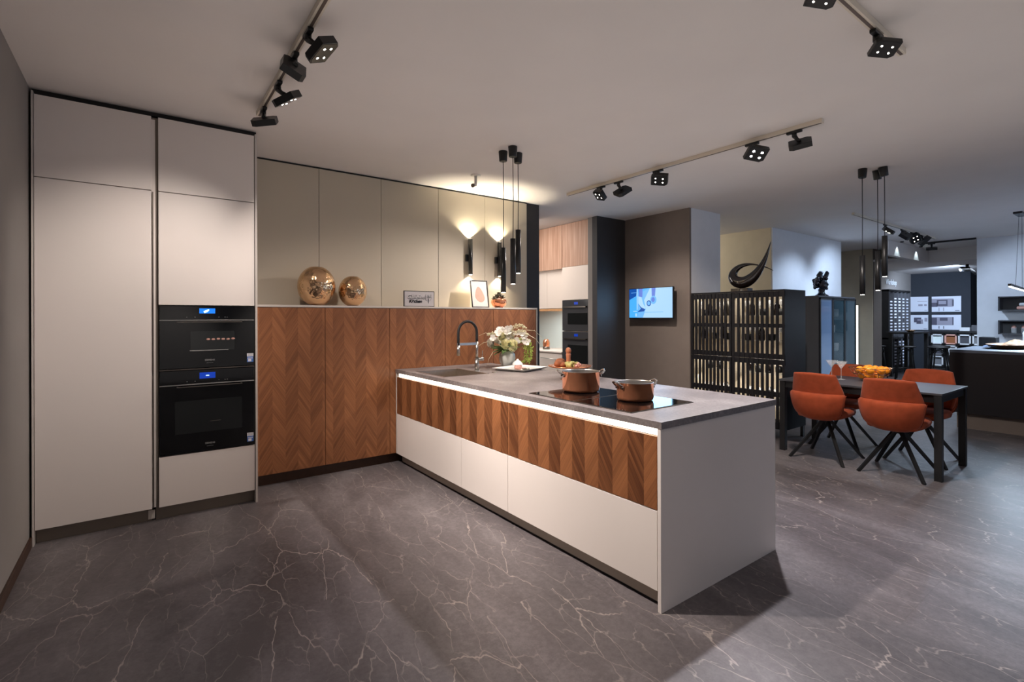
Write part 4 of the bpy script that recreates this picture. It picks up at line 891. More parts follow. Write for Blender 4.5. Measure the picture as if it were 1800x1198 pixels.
t = thing('wall_cabinet', 'cream wall cabinet with oak top in the rear kitchen', 'cabinet', (5.6, 6.5, 1.53))
MB().box(KX+0.022, 5.90, 5.86, 8.0, 2.19, 2.88).box(KX+0.10, 5.90, 5.86, 8.0, 1.57, 2.19).build('carcass', M['cream'], t)
for k in range(3): MB().box(KX, KX+0.02, 5.862+k*0.6, 5.858+(k+1)*0.6, 2.19, 2.875).build('oak_top_door', M['oak'], t)
for k in range(4):
    MB().box(KX+0.08, KX+0.10, 5.862+k*0.45, 5.858+(k+1)*0.45, 1.57, 2.165).build('door', M['cream'], t, bevel=0.001)
MB().box(KX+0.09, 5.88, 5.87, 7.9, 1.535, 1.565).build('light_board', M['board'], t)
l = light('AREA', (5.55, 6.4, 1.53), (5.62, 6.4, 0.9), 9, (0.92, 0.97, 1.0), 'under_cabinet_light', size=(0.3, 1.2)); attach(l, t)
t = thing('base_cabinet', 'cream base cabinet with bar handles in the rear kitchen', 'cabinet', (5.6, 6.5, 0))
MB().box(KX+0.022, 5.90, 5.86, 8.0, 0.1, 0.86).build('carcass', M['cream'], t)
MB().box(KX+0.06, KX+0.08, 5.86, 8.0, 0.0, 0.1).build('plinth', M['cream'], t)
for k in range(3):
    y0, y1 = 5.862+k*0.6, 5.858+(k+1)*0.6
    for (z0, z1) in ((0.10, 0.47), (0.474, 0.845)):
        d = MB().box(KX, KX+0.02, y0, y1, z0, z1).build('drawer', M['cream'], t, bevel=0.001)
        MB().tube([(KX, y0+0.1, z1-0.08), (KX-0.03, y0+0.1, z1-0.08), (KX-0.03, y1-0.1, z1-0.08), (KX, y1-0.1, z1-0.08)], 0.005, 8).build('handle', M['steel'], d)
o = MB().box(KX-0.015, 5.90, 5.857, 8.0, 0.862, 0.885).build('worktop', M['cream'], bevel=0.002); tag(o, 'cream worktop on the rear kitchen base cabinets', 'worktop')
o = MB().box(5.885, 5.90, 5.86, 8.0, 0.886, 1.534).build('splashback', M['glass_splash']); tag(o, 'pale green glass splashback of the rear kitchen', 'splashback')
t = thing('chopping_board', 'light wooden chopping board leaning against the rear oven tower', 'board', (5.45, 5.95, 0.886))
MB().box(5.38, 5.66, 5.862, 5.892, 0.886, 1.20).build('board_blade', M['board'], t, bevel=0.006)
t = thing('glass_canister', 'small glass and steel coffee maker on the rear kitchen worktop', 'appliance', (5.52, 6.5, 0.886))
MB().cyl((5.52, 6.5, 0.887), (5.52, 6.5, 0.93), 0.06).build('base', M['steel_dark'], t); MB().lathe([(0.055, 0.045), (0.06, 0.10), (0.05, 0.15), (0.03, 0.17), (0.001, 0.17)], (5.52, 6.5, 0.887)).build('jug', M['copper'], t)

# ================================================================ SLATTED DISPLAY CABINET (front x 5.86..)
FX = 5.862; CY0, CY1 = 2.735, 3.94
t = thing('slatted_display_cabinet', 'black display cabinet with slatted doors, glassware and a curved sculpture on top', 'cabinet', (6.12, 3.34, 0))
FXB = 6.38
b = MB().box(FX+0.02, FXB, CY0, CY0+0.02, 0.13, 1.722).box(FX+0.02, FXB, CY1-0.02, CY1, 0.13, 1.722).box(FX+0.02, FXB, 3.36, 3.385, 0.13, 1.722)
b.box(FX, FXB, CY0, CY1, 1.722, 1.740).box(FX+0.02, FXB, CY0+0.02, CY1-0.02, 0.13, 0.15); b.build('cabinet_frame', M['cab_black'], t)
MB().box(FXB-0.012, FXB-0.002, CY0+0.02, CY1-0.02, 0.15, 1.722).box(FX+0.04, FXB-0.012, CY1-0.024, CY1-0.021, 0.15, 1.722).box(FX+0.04, FXB-0.012, 3.387, 3.39, 0.15, 1.722).box(FX+0.04, FXB-0.012, 3.354, 3.358, 0.15, 1.722).build('back_board', M['display_back'], t)
for (x, y) in ((FX+0.05, CY0+0.05), (FXB-0.04, CY0+0.02), (FX+0.05, CY1-0.05), (FXB-0.04, CY1-0.05)): MB().box(x-0.02, x+0.02, y-0.016, y+0.016, 0, 0.13).build('leg', M['black_metal'], t)
for z in (0.373, 0.75, 1.135, 1.44):
    MB().box(FX+0.03, FXB-0.02, CY0+0.022, 3.358, z-0.003, z+0.003).build('glass_shelf', M['glass_pane'], t)
    MB().box(FX+0.03, FXB-0.02, 3.387, CY1-0.022, z-0.003, z+0.003).build('glass_shelf', M['glass_pane'], t)
for (ya, yb) in ((CY0, 3.366), (3.376, CY1)):
    for (za, zb_, rails_) in ((0.935, 1.718, (0.935, 1.30, 1.656)), (0.15, 0.931, (0.15, 0.50, 0.872))):
        d = MB()
        for zr in rails_: d.box(FX+0.004, FX+0.018, ya, yb, zr, zr+(0.06 if zr != 1.30 else 0.045))
        n_ = 10; st = (yb-ya-0.05)/(n_)
        d.box(FX, FX+0.02, ya, ya+0.028, za, zb_).box(FX, FX+0.02, yb-0.028, yb, za, zb_)
        for k in range(1, n_): y = ya+0.025+k*st; d.box(FX-0.003, FX+0.012, y-0.0145, y+0.0145, za, zb_)
        d.build('slatted_door', M['cab_black'], t)
for (yc, z) in ((3.05, 1.70), (3.66, 1.70), (3.05, 0.92), (3.66, 0.92), (3.05, 0.66), (3.66, 0.66)):
    l = light('AREA', (FX+0.12, yc, z), (FX+0.36, yc, z-0.5), 1.3, (1, 0.92, 0.80), 'cabinet_light', size=(0.5, 0.10)); attach(l, t)
# glassware on its shelves
random.seed(21)
wg = MB().lathe([(0.001, 0.001), (0.03, 0.002), (0.005, 0.006), (0.004, 0.08), (0.02, 0.095), (0.036, 0.13), (0.032, 0.185), (0.0305, 0.185), (0.034, 0.13), (0.001, 0.098)], (0,0,0), 14).build('wine_glass', M['glass'], local=True)
wl = 'clear stemmed wine glass on a shelf of the slatted display cabinet'; tag(wg, wl, 'glass', 'wine glasses in the slatted cabinet')
bt = MB().lathe([(0.001, 0), (0.034, 0), (0.036, 0.01), (0.036, 0.12), (0.014, 0.16), (0.013, 0.21), (0.001, 0.211)], (0,0,0), 14).build('bottle', M['gloss_black'], local=True)
bl = 'dark bottle standing on a shelf of the slatted display cabinet'; tag(bt, bl, 'bottle', 'bottles in the slatted cabinet')
mug = MB().lathe([(0.001, 0), (0.035, 0), (0.04, 0.01), (0.042, 0.08), (0.039, 0.08), (0.036, 0.01), (0.001, 0.008)], (0,0,0), 16).build('black_cup', M['black'], local=True)
ml = 'small black cup on a shelf of the slatted display cabinet'; tag(mug, ml, 'cup', 'black cups in the slatted cabinet')
first = {'w': True, 'b': True, 'm': True}
for z, kinds in ((1.4435, 'wbwmmwbmw'), (1.1385, 'wmwwbmwwb'), (0.7535, 'bwwmwbmww'), (0.3765, 'wwbwwbwmw')):
    shelf_name = {1.4435: 'top', 1.1385: 'second', 0.7535: 'third', 0.3765: 'lowest'}[z]
    for side, (ya, yb) in enumerate(((2.80, 3.32), (3.43, 3.90))):
        for k, kd in enumerate(kinds if side else kinds[::-1]):
            src = {'w': wg, 'b': bt, 'm': mug}[kd]; loc = (6.02+random.uniform(-.04, .18), ya+(yb-ya)*(k+0.5)/9, z)
            lb2 = {'w': 'clear stemmed wine glass', 'b': 'dark bottle', 'm': 'small black cup'}[kd] + ' on the ' + shelf_name + ' shelf behind the ' + ('left' if side else 'right') + ' slatted door'
            if first[kd]: src.location = loc; first[kd] = False; src['label'] = lb2
            else: dup(src, loc, None, lb2)
# curved sculpture on top
t = thing('curved_sculpture', 'glossy dark horn-shaped loop sculpture on the slatted display cabinet', 'sculpture', (6.1, 3.42, 1.741))
MB().box(5.99, 6.11, 3.235, 3.455, 1.7405, 1.782).build('sculpture_base', M['gloss_black'], t, bevel=0.002)
path = [(2.97, 1.978, 0.0033), (3.011, 2.002, 0.005), (3.045, 2.02, 0.0059), (3.087, 2.039, 0.0068), (3.129, 2.053, 0.0085), (3.19, 2.071, 0.0094), (3.26, 2.082, 0.0138), (3.323, 2.079, 0.0226), (3.386, 2.063, 0.0316), (3.437, 2.027, 0.0406), (3.468, 1.977, 0.0532), (3.465, 1.928, 0.0638), (3.433, 1.881, 0.0724), (3.378, 1.856, 0.0772), (3.314, 1.853, 0.0765), (3.261, 1.871, 0.0725), (3.208, 1.906, 0.0652), (3.164, 1.946, 0.0563), (3.125, 1.993, 0.0475), (3.091, 2.042, 0.038), (3.061, 2.099, 0.0286), (3.036, 2.155, 0.0218), (3.015, 2.211, 0.0151), (2.997, 2.268, 0.0092), (2.984, 2.308, 0.0058), (2.977, 2.332, 0.0025)]
pts = []; rs = []
for i, (y_, z_, r_) in enumerate(path):
    off = 0.045 if i < 7 else (0.045*(1-(i-6)/6) if i < 12 else 0); pts.append((6.05+off, y_, z_)); rs.append(r_)
MB().tube(pts, rs, 20).build('sculpture_loop', M['gloss_black'], t, sub=1)

# ================================================================ GLASS CABINET with bust
GX0, GX1, GY0, GY1 = 8.13, 9.50, 3.30, 3.78
t = thing('glass_display_cabinet', 'charcoal display cabinet with three smoked glass doors under the bust', 'cabinet', (8.82, 3.54, 0))
MB().box(GX0, GX0+0.02, GY0, GY1, 0.08, 1.72).box(GX1-0.02, GX1, GY0, GY1, 0.08, 1.72).box(GX0, GX1, GY0, GY1, 1.72, 1.742).box(GX0, GX1, GY0, GY1, 0.06, 0.08).box(GX0+.02, GX1-.02, GY1-0.01, GY1, 0.08, 1.72).build('cabinet_frame', M['cab_grey'], t)
for i in range(3):
    xa = GX0+0.01+i*0.45; xb = xa+0.45
    d = MB().box(xa, xa+0.03, GY0-0.02, GY0-0.002, 0.09, 1.71).box(xb-0.03, xb, GY0-0.02, GY0-0.002, 0.09, 1.71).box(xa, xb, GY0-0.02, GY0-0.002, 0.09, 0.12).box(xa, xb, GY0-0.02, GY0-0.002, 1.685, 1.71).build('door_frame', M['black_metal'], t)
    MB().box(xa+0.03, xb-0.03, GY0-0.013, GY0-0.009, 0.12, 1.685).build('door_pane', M['smoke_pane'] if i else M['blue_pane'], d)
for z in (0.5, 0.85, 1.15, 1.42): MB().box(GX0+0.47, GX1-0.02, GY0+0.02, GY1-0.02, z-0.004, z+0.004).build('glass_shelf', M['glass_pane'], t)
for (x, y) in ((GX0+.04, GY0+.04), (GX1-.04, GY0+.04), (GX0+.04, GY1-.04), (GX1-.04, GY1-.04)): MB().box(x-.02, x+.02, y-.02, y+.02, 0, 0.06).build('leg', M['black_metal'], t)
src = None
for k, (x, z) in enumerate(((8.75, .854), (8.9, .854), (9.15, .854), (9.35, .854), (8.8, 1.154), (9.2, 1.154), (9.35, 1.424), (8.95, .504))):
    loc = (x, 3.55, z)
    if src is None:
        src = MB().lathe([(0.001, 0), (0.05, 0), (0.06, 0.02), (0.062, 0.13), (0.058, 0.13), (0.055, 0.02), (0.001, 0.01)], (0,0,0), 18).build('pale_beaker', M['white'], local=True); src.location = loc
        tag(src, 'pale beaker behind the smoked glass of the charcoal display cabinet', 'beaker', 'beakers in the glass cabinet')
    else: dup(src, loc)
# bust
t = thing('bust_sculpture', 'glossy blue black head sculpture with tall headdress on the charcoal cabinet', 'sculpture', (8.73, 3.5, 1.742))
bx, by, bz = 8.73, 3.5, 1.742
def bp_(du, dz, dd=0.0): return Vector((bx, by, bz)) + r0*du + Vector((0,0,dz)) + fw*dd
MB().lathe([(0.001, 0), (0.095, 0), (0.10, 0.012), (0.085, 0.03), (0.055, 0.05), (0.042, 0.075), (0.05, 0.12), (0.001, 0.13)], (bx, by, bz), 28, sx_=1.15).build('neck_and_base', M['bust'], t)
h = MB().sphere(bp_(0.02, 0.19), 0.075, 24, 16, sc_=(0.95, 0.95, 1.25))
h.sphere(bp_(0.055, 0.205, -0.055), 0.017, 10, 8, sc_=(1, 1, 1)).tube([bp_(0.045, 0.215, -0.06), bp_(0.062, 0.185, -0.066), bp_(0.06, 0.178, -0.062)], [0.008, 0.014, 0.009], 8)
h.sphere(bp_(0.057, 0.155, -0.052), 0.016, 10, 6, sc_=(1.3, 1.3, 0.5)).sphere(bp_(0.052, 0.128, -0.045), 0.022, 10, 8)
h.sphere(bp_(0.03, 0.212, -0.062), 0.013, 8, 6, sc_=(1.3, 1.3, 0.6)).sphere(bp_(0.078, 0.212, -0.03), 0.011, 8, 6, sc_=(1.2, 1.2, 0.6)).sphere(bp_(-0.045, 0.19, -0.03), 0.022, 8, 8, sc_=(0.6, 0.6, 1.3))
h.build('head', M['bust'], t)
random.seed(5); h = MB()
for k in range(34):
    a = random.uniform(0.5, PI+0.9); rr = random.uniform(.07, .095)
    h.sphere(bp_(rr*math.cos(a)-0.01, 0.225+rr*math.sin(a)*1.05, random.uniform(-.03, .07)), random.uniform(.02, .032), 8, 6)
h.build('curled_hair', M['bust'], t)
MB().tube([bp_(-0.03, 0.29), bp_(-0.035, 0.34), bp_(-0.01, 0.385), bp_(0.02, 0.39)], [0.035, 0.045, 0.035, 0.015], 12).build('headdress_knot', M['bust'], t)
MB().tube([bp_(0.045, 0.28), bp_(0.07, 0.335), bp_(0.09, 0.385), bp_(0.085, 0.41)], [0.03, 0.034, 0.03, 0.012], 12).build('headdress_plume', M['bust'], t)
# vertical wall light on the pillar
t = thing('wall_light_bar', 'slim vertical warm light bar on the beige pillar', 'light', (12.57, 4.32, 0.36))
MB().box(12.56, 12.60, 4.30, 4.345, 0.36, 1.68).build('light_housing', M['black_metal'], t)
MB().box(12.553, 12.560, 4.305, 4.34, 0.37, 1.67).build('diffuser', M['led'], t)

# ================================================================ DINING TABLE
TX0, TX1, TY0, TY1, TZ = 5.505, 6.335, 1.262, 2.632, 0.76
t = thing('dining_table', 'black dining table with square legs beyond the island', 'table', (5.92, 1.95, 0))
MB().box(TX0, TX1, TY0, TY1, TZ-0.018, TZ).build('table_top', M['table'], t, bevel=0.002)
MB().box(TX0+.02, TX0+.045, TY0+.05, TY1-.05, TZ-0.085, TZ-0.018).box(TX1-.045, TX1-.02, TY0+.05, TY1-.05, TZ-0.085, TZ-0.018).box(TX0+.05, TX1-.05, TY0+.02, TY0+.045, TZ-0.085, TZ-0.018).box(TX0+.05, TX1-.05, TY1-.045, TY1-.02, TZ-0.085, TZ-0.018).build('apron', M['black_metal'], t)
for x in (TX0+.005, TX1-.06):
    for y in (TY0+.005, TY1-.06): MB().box(x, x+.055, y, y+.055, 0, TZ-0.018).build('leg', M['black_metal'], t, bevel=0.002)

# chair, facing +x, feet centred on origin
def make_chair():
    t = thing('dining_chair', 'x', 'chair', (0, 0, 0), 'rust velvet chairs at the dining table')
    nc = 13
    def shell(rows, bow, name, th, mt_):
        R = []
        for (z, hw_, xo) in rows:
            row = []
            for j in range(nc):
                g_ = (j-(nc-1)/2)/((nc-1)/2); y = hw_*g_; row.append((xo+bow*(abs(g_)**2.6)*hw_/0.24, y, z+0.012*(1-abs(g_)**2) if z > 0.85 else z))
            R.append(row)
        return MB().quadsheet(R).build(name, mt_, t, local=True, solid=th, sub=1)
    # upper back, then bulging lower back band
    shell([(0.868, 0.186, -0.335), (0.855, 0.190, -0.333), (0.80, 0.204, -0.318), (0.74, 0.220, -0.300), (0.69, 0.233, -0.286), (0.64, 0.236, -0.275), (0.56, 0.222, -0.262), (0.50, 0.2, -0.25)], 0.10, 'upper_backrest', 0.045, M['velvet'])
    rows = [(0.662, 0.243, -0.290), (0.664, 0.246, -0.320), (0.655, 0.247, -0.330), (0.62, 0.243, -0.331), (0.57, 0.235, -0.324), (0.52, 0.223, -0.311), (0.475, 0.206, -0.292), (0.45, 0.175, -0.27), (0.43, 0.125, -0.245), (0.42, 0.09, -0.20)]
    shell(rows, 0.12, 'lower_backrest', 0.040, M['velvet'])
    # piping along the side edge
    for s_ in (-1, 1):
        MB().tube([(xo+0.12*hw_/0.24-0.012, s_*(hw_+0.002), z) for z, hw_, xo in rows[:7]], 0.005, 6).build('piping', M['velvet_dark'], t, local=True)
    R = []
    for (x, hw_, z) in ((-0.24, 0.17, 0.455), (-0.2, 0.20, 0.462), (-0.1, 0.225, 0.468), (0.05, 0.228, 0.474), (0.16, 0.215, 0.474), (0.215, 0.19, 0.466), (0.235, 0.16, 0.45)):
        R.append([(x, hw_*((j-4)/4), z-0.012*(abs((j-4)/4)**3)+0.008*(abs((j-4)/4)**2)) for j in range(9)])
    MB().quadsheet(R).build('seat', M['velvet'], t, local=True, solid=0.07, sub=1)
    MB().tube([(0, 0, 0.415), (0, 0, 0.36)], [0.05, 0.04], 16).box(-0.12, 0.12, -0.09, 0.09, 0.405, 0.42).build('swivel_hub', M['black_metal'], t, local=True)
    for (x, y) in ((-0.255, 0.245), (-0.255, -0.245), (0.255, 0.245), (0.255, -0.245)):
        MB().tube([(x*0.06, y*0.06, 0.395), (x*0.96, y*0.96, 0.012), (x, y, 0.0)], [0.019, 0.0165, 0.016], 4).build('leg', M['black_metal'], t, local=True)
    return t
ch = make_chair()
ch.location = (5.578, 2.195, 0); ch.rotation_euler = (0, 0, 0.0); ch['label'] = 'rust velvet chair at the near side of the table, left one'
dup(ch, (5.575, 1.592, 0), 0.03, 'rust velvet chair at the near side of the table, right one, beside the table leg')
dup(ch, (6.262, 2.30, 0), PI, 'rust velvet chair on the far side of the table behind the martini glasses')
dup(ch, (6.262, 1.60, 0), PI+0.02, 'rust velvet chair on the far table side near the black bar counter')
# martini glasses
mg = None
for i, (x, y) in enumerate(((6.03, 2.32), (5.945, 2.195))):
    if mg is None:
        mg = MB().lathe([(0.001, 0.001), (0.038, 0.002), (0.038, 0.004), (0.006, 0.009), (0.0035, 0.02), (0.0035, 0.105), (0.006, 0.115), (0.058, 0.192), (0.0565, 0.192), (0.004, 0.119), (0.001, 0.119)], (0,0,0), 28).build('martini_glass', M['glass'], local=True)
        mg.location = (x, y, TZ+0.0005); tag(mg, 'martini glass on the dining table, left and farther one', 'glass', 'martini glasses')
    else: dup(mg, (x, y, TZ+0.0005), None, 'martini glass on the dining table, right one nearer the oranges')
# wire bowl with oranges
cx_, cy_ = 6.08, 1.97
b = MB(); rings = [(0.06, 0.006, 0), (0.16, 0.075, 0.3), (0.195, 0.135, 0.0)]; RP = []
for r, z, ph in rings:
    rp_ = [Vector((cx_+r*math.cos(2*PI*k/7+ph), cy_+r*math.sin(2*PI*k/7+ph), TZ+0.0005+z)) for k in range(7)]; RP.append(rp_)
    for k in range(7): b.tube([rp_[k], rp_[(k+1) % 7]], 0.003, 6)
for i in range(2):
    for k in range(7): b.tube([RP[i][k], RP[i+1][k]], 0.003, 6); b.tube([RP[i+1][k], RP[i][(k+1) % 7]], 0.003, 6)
o = b.build('wire_fruit_bowl', M['gilt']); tag(o, 'faceted rose gold wire bowl full of oranges on the dining table', 'bowl')
src = None; random.seed(2)
op = [(0.0, 0.0, 0.045)]+[(0.088*math.cos(a), 0.088*math.sin(a), 0.055) for a in [k*2*PI/6+0.2 for k in range(6)]]+[(0.135*math.cos(a), 0.135*math.sin(a), 0.115) for a in (2.6, 3.4, 4.2, 5.0, 5.8)]+[(0.05*math.cos(a), 0.05*math.sin(a), 0.125) for a in (0.6, 2.6, 4.4)]
for k, (dx, dy, dz) in enumerate(op):
    loc = (cx_+dx*0.92, cy_+dy*0.92, TZ+dz)
    if src is None:
        src = MB().sphere((0, 0, 0), 0.038, 24, 16, sc_=(1, 1, 0.95)).tube([(0, 0, 0.034), (0, 0, 0.037)], 0.004, 6).build('orange', M['orange'], local=True); src.location = loc
        tag(src, 'orange in the rose gold wire bowl on the dining table', 'orange', 'oranges in the wire bowl')
    else:
        q = dup(src, loc); q.rotation_euler = (random.uniform(0, 3), random.uniform(0, 3), 0)

# ================================================================ BLACK BAR COUNTER right
t = thing('bar_counter', 'large black bar counter with pale plinth at the right edge', 'counter', (9.4, 0.4, 0))
MB().box(8.35, 10.40, -1.0, 1.845, 0.965, 1.0).build('counter_top', M['top_blue'], t, bevel=0.002)
MB().box(8.352, 10.40, -1.0, 1.843, 0.206, 0.965).build('counter_body', M['blue_black'], t)
MB().box(8.44, 10.35, -1.0, 1.79, 0.0, 0.206).build('plinth', M['wall_brown'], t)
t = thing('wooden_bowl', 'shallow brown wooden trough on the black bar counter', 'bowl', (9.25, 1.40, 1.0))
MB().lathe([(0.001, 0), (0.22, 0), (0.30, 0.05), (0.31, 0.055), (0.28, 0.055), (0.2, 0.015), (0.001, 0.012)], (9.25, 1.42, 1.0005), 28, sx_=1.5, sy_=0.75).build('bowl_body', M['basket'], t)
random.seed(8)
def crumple(name, m_, cx_, cy_, z, rx, ry, h_, label, cat):
    R = []
    for i in range(9):
        row = []
        for j in range(9):
            u, v = (i-4)/4, (j-4)/4; e = max(0, 1-(u*u+v*v)*0.55)
            row.append((cx_+rx*u+random.uniform(-.02, .02), cy_+ry*v+random.uniform(-.02, .02), z+h_*e*random.uniform(0.35, 1.0)+0.004))
        R.append(row)
    o = MB().quadsheet(R).build(name, m_, solid=0.004, sub=1); tag(o, label, cat)
crumple('crumpled_paper', M['kraft'], 9.30, 1.36, 1.025, 0.28, 0.12, 0.12, 'crumpled brown paper lying in the wooden trough', 'paper')
crumple('folded_cloth', M['navy'], 9.0, 1.56, 1.012, 0.12, 0.07, 0.06, 'blue grey cloth lying at the left end of the wooden trough', 'cloth')
o = MB().box(9.62, 9.84, 1.62, 1.80, 1.0005, 1.13).build('black_box', M['cab_black'], bevel=0.008); tag(o, 'small black box on the bar counter behind the wooden trough', 'box')
t = thing('storage_jar', 'tall glass jar on the bar counter at the right picture edge', 'jar', (9.75, 1.30, 1.0))
MB().lathe([(0.001, 0.001), (0.07, 0.001), (0.075, 0.02), (0.075, 0.2), (0.06, 0.22), (0.057, 0.22), (0.07, 0.19), (0.07, 0.02), (0.001, 0.012)], (9.75, 1.30, 1.0), 24).build('jar_body', M['glass'], t)
MB().cyl((9.75, 1.30, 1.221), (9.75, 1.30, 1.25), 0.06).build('jar_lid', M['steel'], t)
t = thing('linear_pendant', 'slim horizontal light bar hanging above the bar counter', 'lamp', (9.5, 1.40, CEIL))
MB().box(9.78, 10.15, 1.38, 1.47, CEIL-0.03, CEIL-0.001).build('canopy', M['black_metal'], t)
MB().tube([(9.85, 1.42, CEIL-.03), (9.2, 1.36, 1.83)], 0.002, 5).tube([(10.05, 1.42, CEIL-.03), (10.0, 1.41, 1.83)], 0.002, 5).build('cable', M['black'], t)
MB().tube([(8.69, 1.338, 1.815), (10.9, 1.475, 1.815)], 0.022, 4).build('housing', M['black_metal'], t)
MB().tube([(8.70, 1.339, 1.797), (10.89, 1.474, 1.797)], 0.012, 4).build('diffuser', M['led_cool'], t)
l = light('AREA', (9.8, 1.40, 1.775), (9.8, 1.40, 0), 75, (0.62, 0.80, 1.0), size=(2.0, 0.06)); l.data.shape = 'RECTANGLE'; attach(l, t)
# open wall boxes
for i, (z0, z1) in enumerate(((1.522, 1.776), (1.105, 1.353))):
    t = thing('wall_box_shelf', 'open dark box shelf on the pale right wall, ' + ('upper' if i == 0 else 'lower') + ' one', 'shelf', (12.45, 1.4, z0), 'box shelves on the right wall')
    b = MB().box(12.30, 12.60, 2.025, 2.045, z0, z1).box(12.30, 12.60, 0.6, 2.045, z0, z0+.018).box(12.30, 12.60, 0.6, 2.045, z1-.018, z1).box(12.58, 12.598, 0.6, 2.045, z0, z1).box(12.30, 12.60, 0.6, 0.62, z0, z1); b.build('shelf_box', M['cab_grey'], t)
src = None
for i, (z, m_, lb_, dx) in enumerate(((1.541, 'rosy', 'blush folded towel in the upper box shelf', 0), (1.602, 'lightgrey', 'pale blue folded towel on top of the blush towel', 0.03))):
    o = MB().box(12.36, 12.56, 1.0, 1.82-dx, z, z+0.058).build('folded_towel', M[m_], bevel=0.025, seg=4); tag(o, lb_, 'towel', 'towels in the upper box shelf')
src = None
for k in range(5):
    loc = (12.42, 1.86-k*0.13, 1.1235)
    if src is None:
        src = MB().lathe([(0.001, 0), (0.035, 0), (0.04, 0.1), (0.037, 0.1), (0.033, 0.01), (0.001, 0.01)], (0,0,0), 14, mi=0).sphere((0, 0, 0.105), 0.034, 10, 7, mi=1).build('dessert_glass', [M['glass'], M['rosy']], local=True); src.location = loc
        tag(src, 'glass with pink topping in the lower box shelf', 'glass', 'glasses in the lower box shelf')
    else: dup(src, loc)

# ================================================================ WORKSHOP beyond the opening
t = thing('wall_sign', 'white Workshop lettering on the grey wall above the sample rack', 'sign', (15.0, 4.62, 2.2))
text('lettering', 'Workshop', M['signtext'], t, (15.22, 4.60, 2.25), 0.20, (1,0,0), depth=0.002, width=0.78, bold=0.002)
t = thing('sample_rack', 'tall black rack with five columns of sample slats on the grey wall', 'rack', (15.7, 4.54, 0.1))
RX0, RX1 = 14.80, 16.42
b = MB().box(RX0, RX0+.05, 4.42, 4.61, 0.1, 2.08).box(RX1-.03, RX1, 4.42, 4.61, 0.1, 2.08).box(RX0, RX1, 4.42, 4.61, 2.05, 2.10).box(RX0, RX1, 4.60, 4.618, 0.1, 2.05).box(RX0, RX1, 4.42, 4.61, 0.0, 0.12).box(RX0, RX1, 4.42, 4.61, 0.86, 0.90)
b.build('rack_frame', M['black'], t)
cw_ = (RX1-.03-RX0-.10)/5
for k in range(6): x = RX0+0.10+k*cw_; MB().box(x-.012, x+.012, 4.42, 4.60, 0.12, 2.05).build('divider', M['cab_grey'], t)
src = None; random.seed(6)
for r_ in range(22):
    z = 0.20+r_*0.079
    if 0.83 < z < 0.93: continue
    for k in range(5):
        if random.random() < 0.08: continue
        loc = (RX0+0.10+(k+0.42)*cw_, 4.50, z)
        if src is None:
            src = MB().box(-0.11, 0.11, -0.06, 0.08, 0.0, 0.036).build('sample_board', M['poster'], local=True, bevel=0.004); src.location = loc
            tag(src, 'x', 'sample', 'sample boards in the rack'); q_ = src
        else: q_ = dup(src, loc)
        q_['label'] = 'pale sample board in the ' + ('first', 'second', 'third', 'fourth', 'last')[k] + ' column, ' + ('upper' if z > 0.9 else 'lower') + ' part of the tall black rack'
def poster(y0, y1, z0, z1, label, kind):
    t = thing('poster', label, 'poster', (17.19, (y0+y1)/2, z0), 'posters on the dark workshop wall')
    MB().box(17.17, 17.198, y1, y0, z0, z1).build('board', M['poster'], t)
    def R(u0, u1, v0, v1, m_, k=1):
        MB().box(17.17-0.002*k, 17.172, y0+(y1-y0)*u0, y0+(y1-y0)*u1, z0+(z1-z0)*v0, z0+(z1-z0)*v1).build('printed_block', M[m_], t)
    if kind == 0:
        R(.45, .7, .38, .5, 'poster_mid'); R(.78, .93, .38, .5, 'poster_mid'); R(.4, .95, .68, .7, 'poster_mid'); R(.8, .95, .08, .11, 'poster_mid')
    elif kind == 1:
        R(.0, .75, .32, .85, 'poster_mid'); R(.0, .2, .34, .6, 'poster_dark', 2); R(.18, .55, .38, .78, 'poster_dark', 2); R(.24, .5, .5, .7, 'poster_mid', 3); R(.7, .76, .38, .78, 'poster_dark', 2); R(.24, .27, .05, .28, 'poster_mid'); R(.4, .43, .05, .28, 'poster_mid'); R(.8, .95, .06, .09, 'poster_dark')
    elif kind == 2:
        R(.2, .62, .5, .82, 'poster_dark'); R(.4, .72, .4, .7, 'poster_mid', 2); R(.35, .6, .4, .62, 'poster_dark', 3); R(.75, .95, .05, .08, 'poster_dark'); R(.8, .96, .55, .8, 'poster_mid')
    else:
        R(.0, .75, .3, .85, 'poster_mid'); R(.0, .18, .32, .8, 'poster_dark', 2); R(.28, .55, .6, .8, 'poster_dark', 2); R(.71, .75, .32, .85, 'poster_dark', 2); R(.2, .7, .36, .5, 'poster_mid', 3); R(.24, .27, .06, .24, 'poster_dark'); R(.4, .43, .06, .24, 'poster_dark')
poster(4.62, 4.235, 1.553, 1.965, 'upper left poster with two small text blocks', 0)
poster(4.155, 3.552, 1.546, 1.958, 'upper right poster showing a dark framed kitchen drawing', 1)
poster(4.62, 4.235, 1.060, 1.467, 'lower left poster with dark kitchen picture and white border', 2)
poster(4.155, 3.552, 1.072, 1.467, 'lower right poster showing a wide grey room drawing', 3)
t = thing('sample_shelf', 'low black shelf of square cabinet samples under the posters', 'shelf', (16.95, 3.5, 0))
b = MB().box(16.78, 17.19, 3.0, 4.10, 1.0, 1.05)
for z in (0.12, 0.405, 0.69, 0.975): b.box(16.80, 17.19, 3.0, 4.10, z-.012, z+.012)
for k in range(5): b.box(16.80, 17.19, 4.09-k*0.272-.012, 4.09-k*0.272+.012, 0.12, 1.0)
b.build('shelf_frame', M['black'], t)
for k in (0, 1, 2, 3): MB().box(16.85, 16.89, 4.02-k*0.27, 4.06-k*0.27, 0, 0.12).build('leg', M['black_metal'], t)
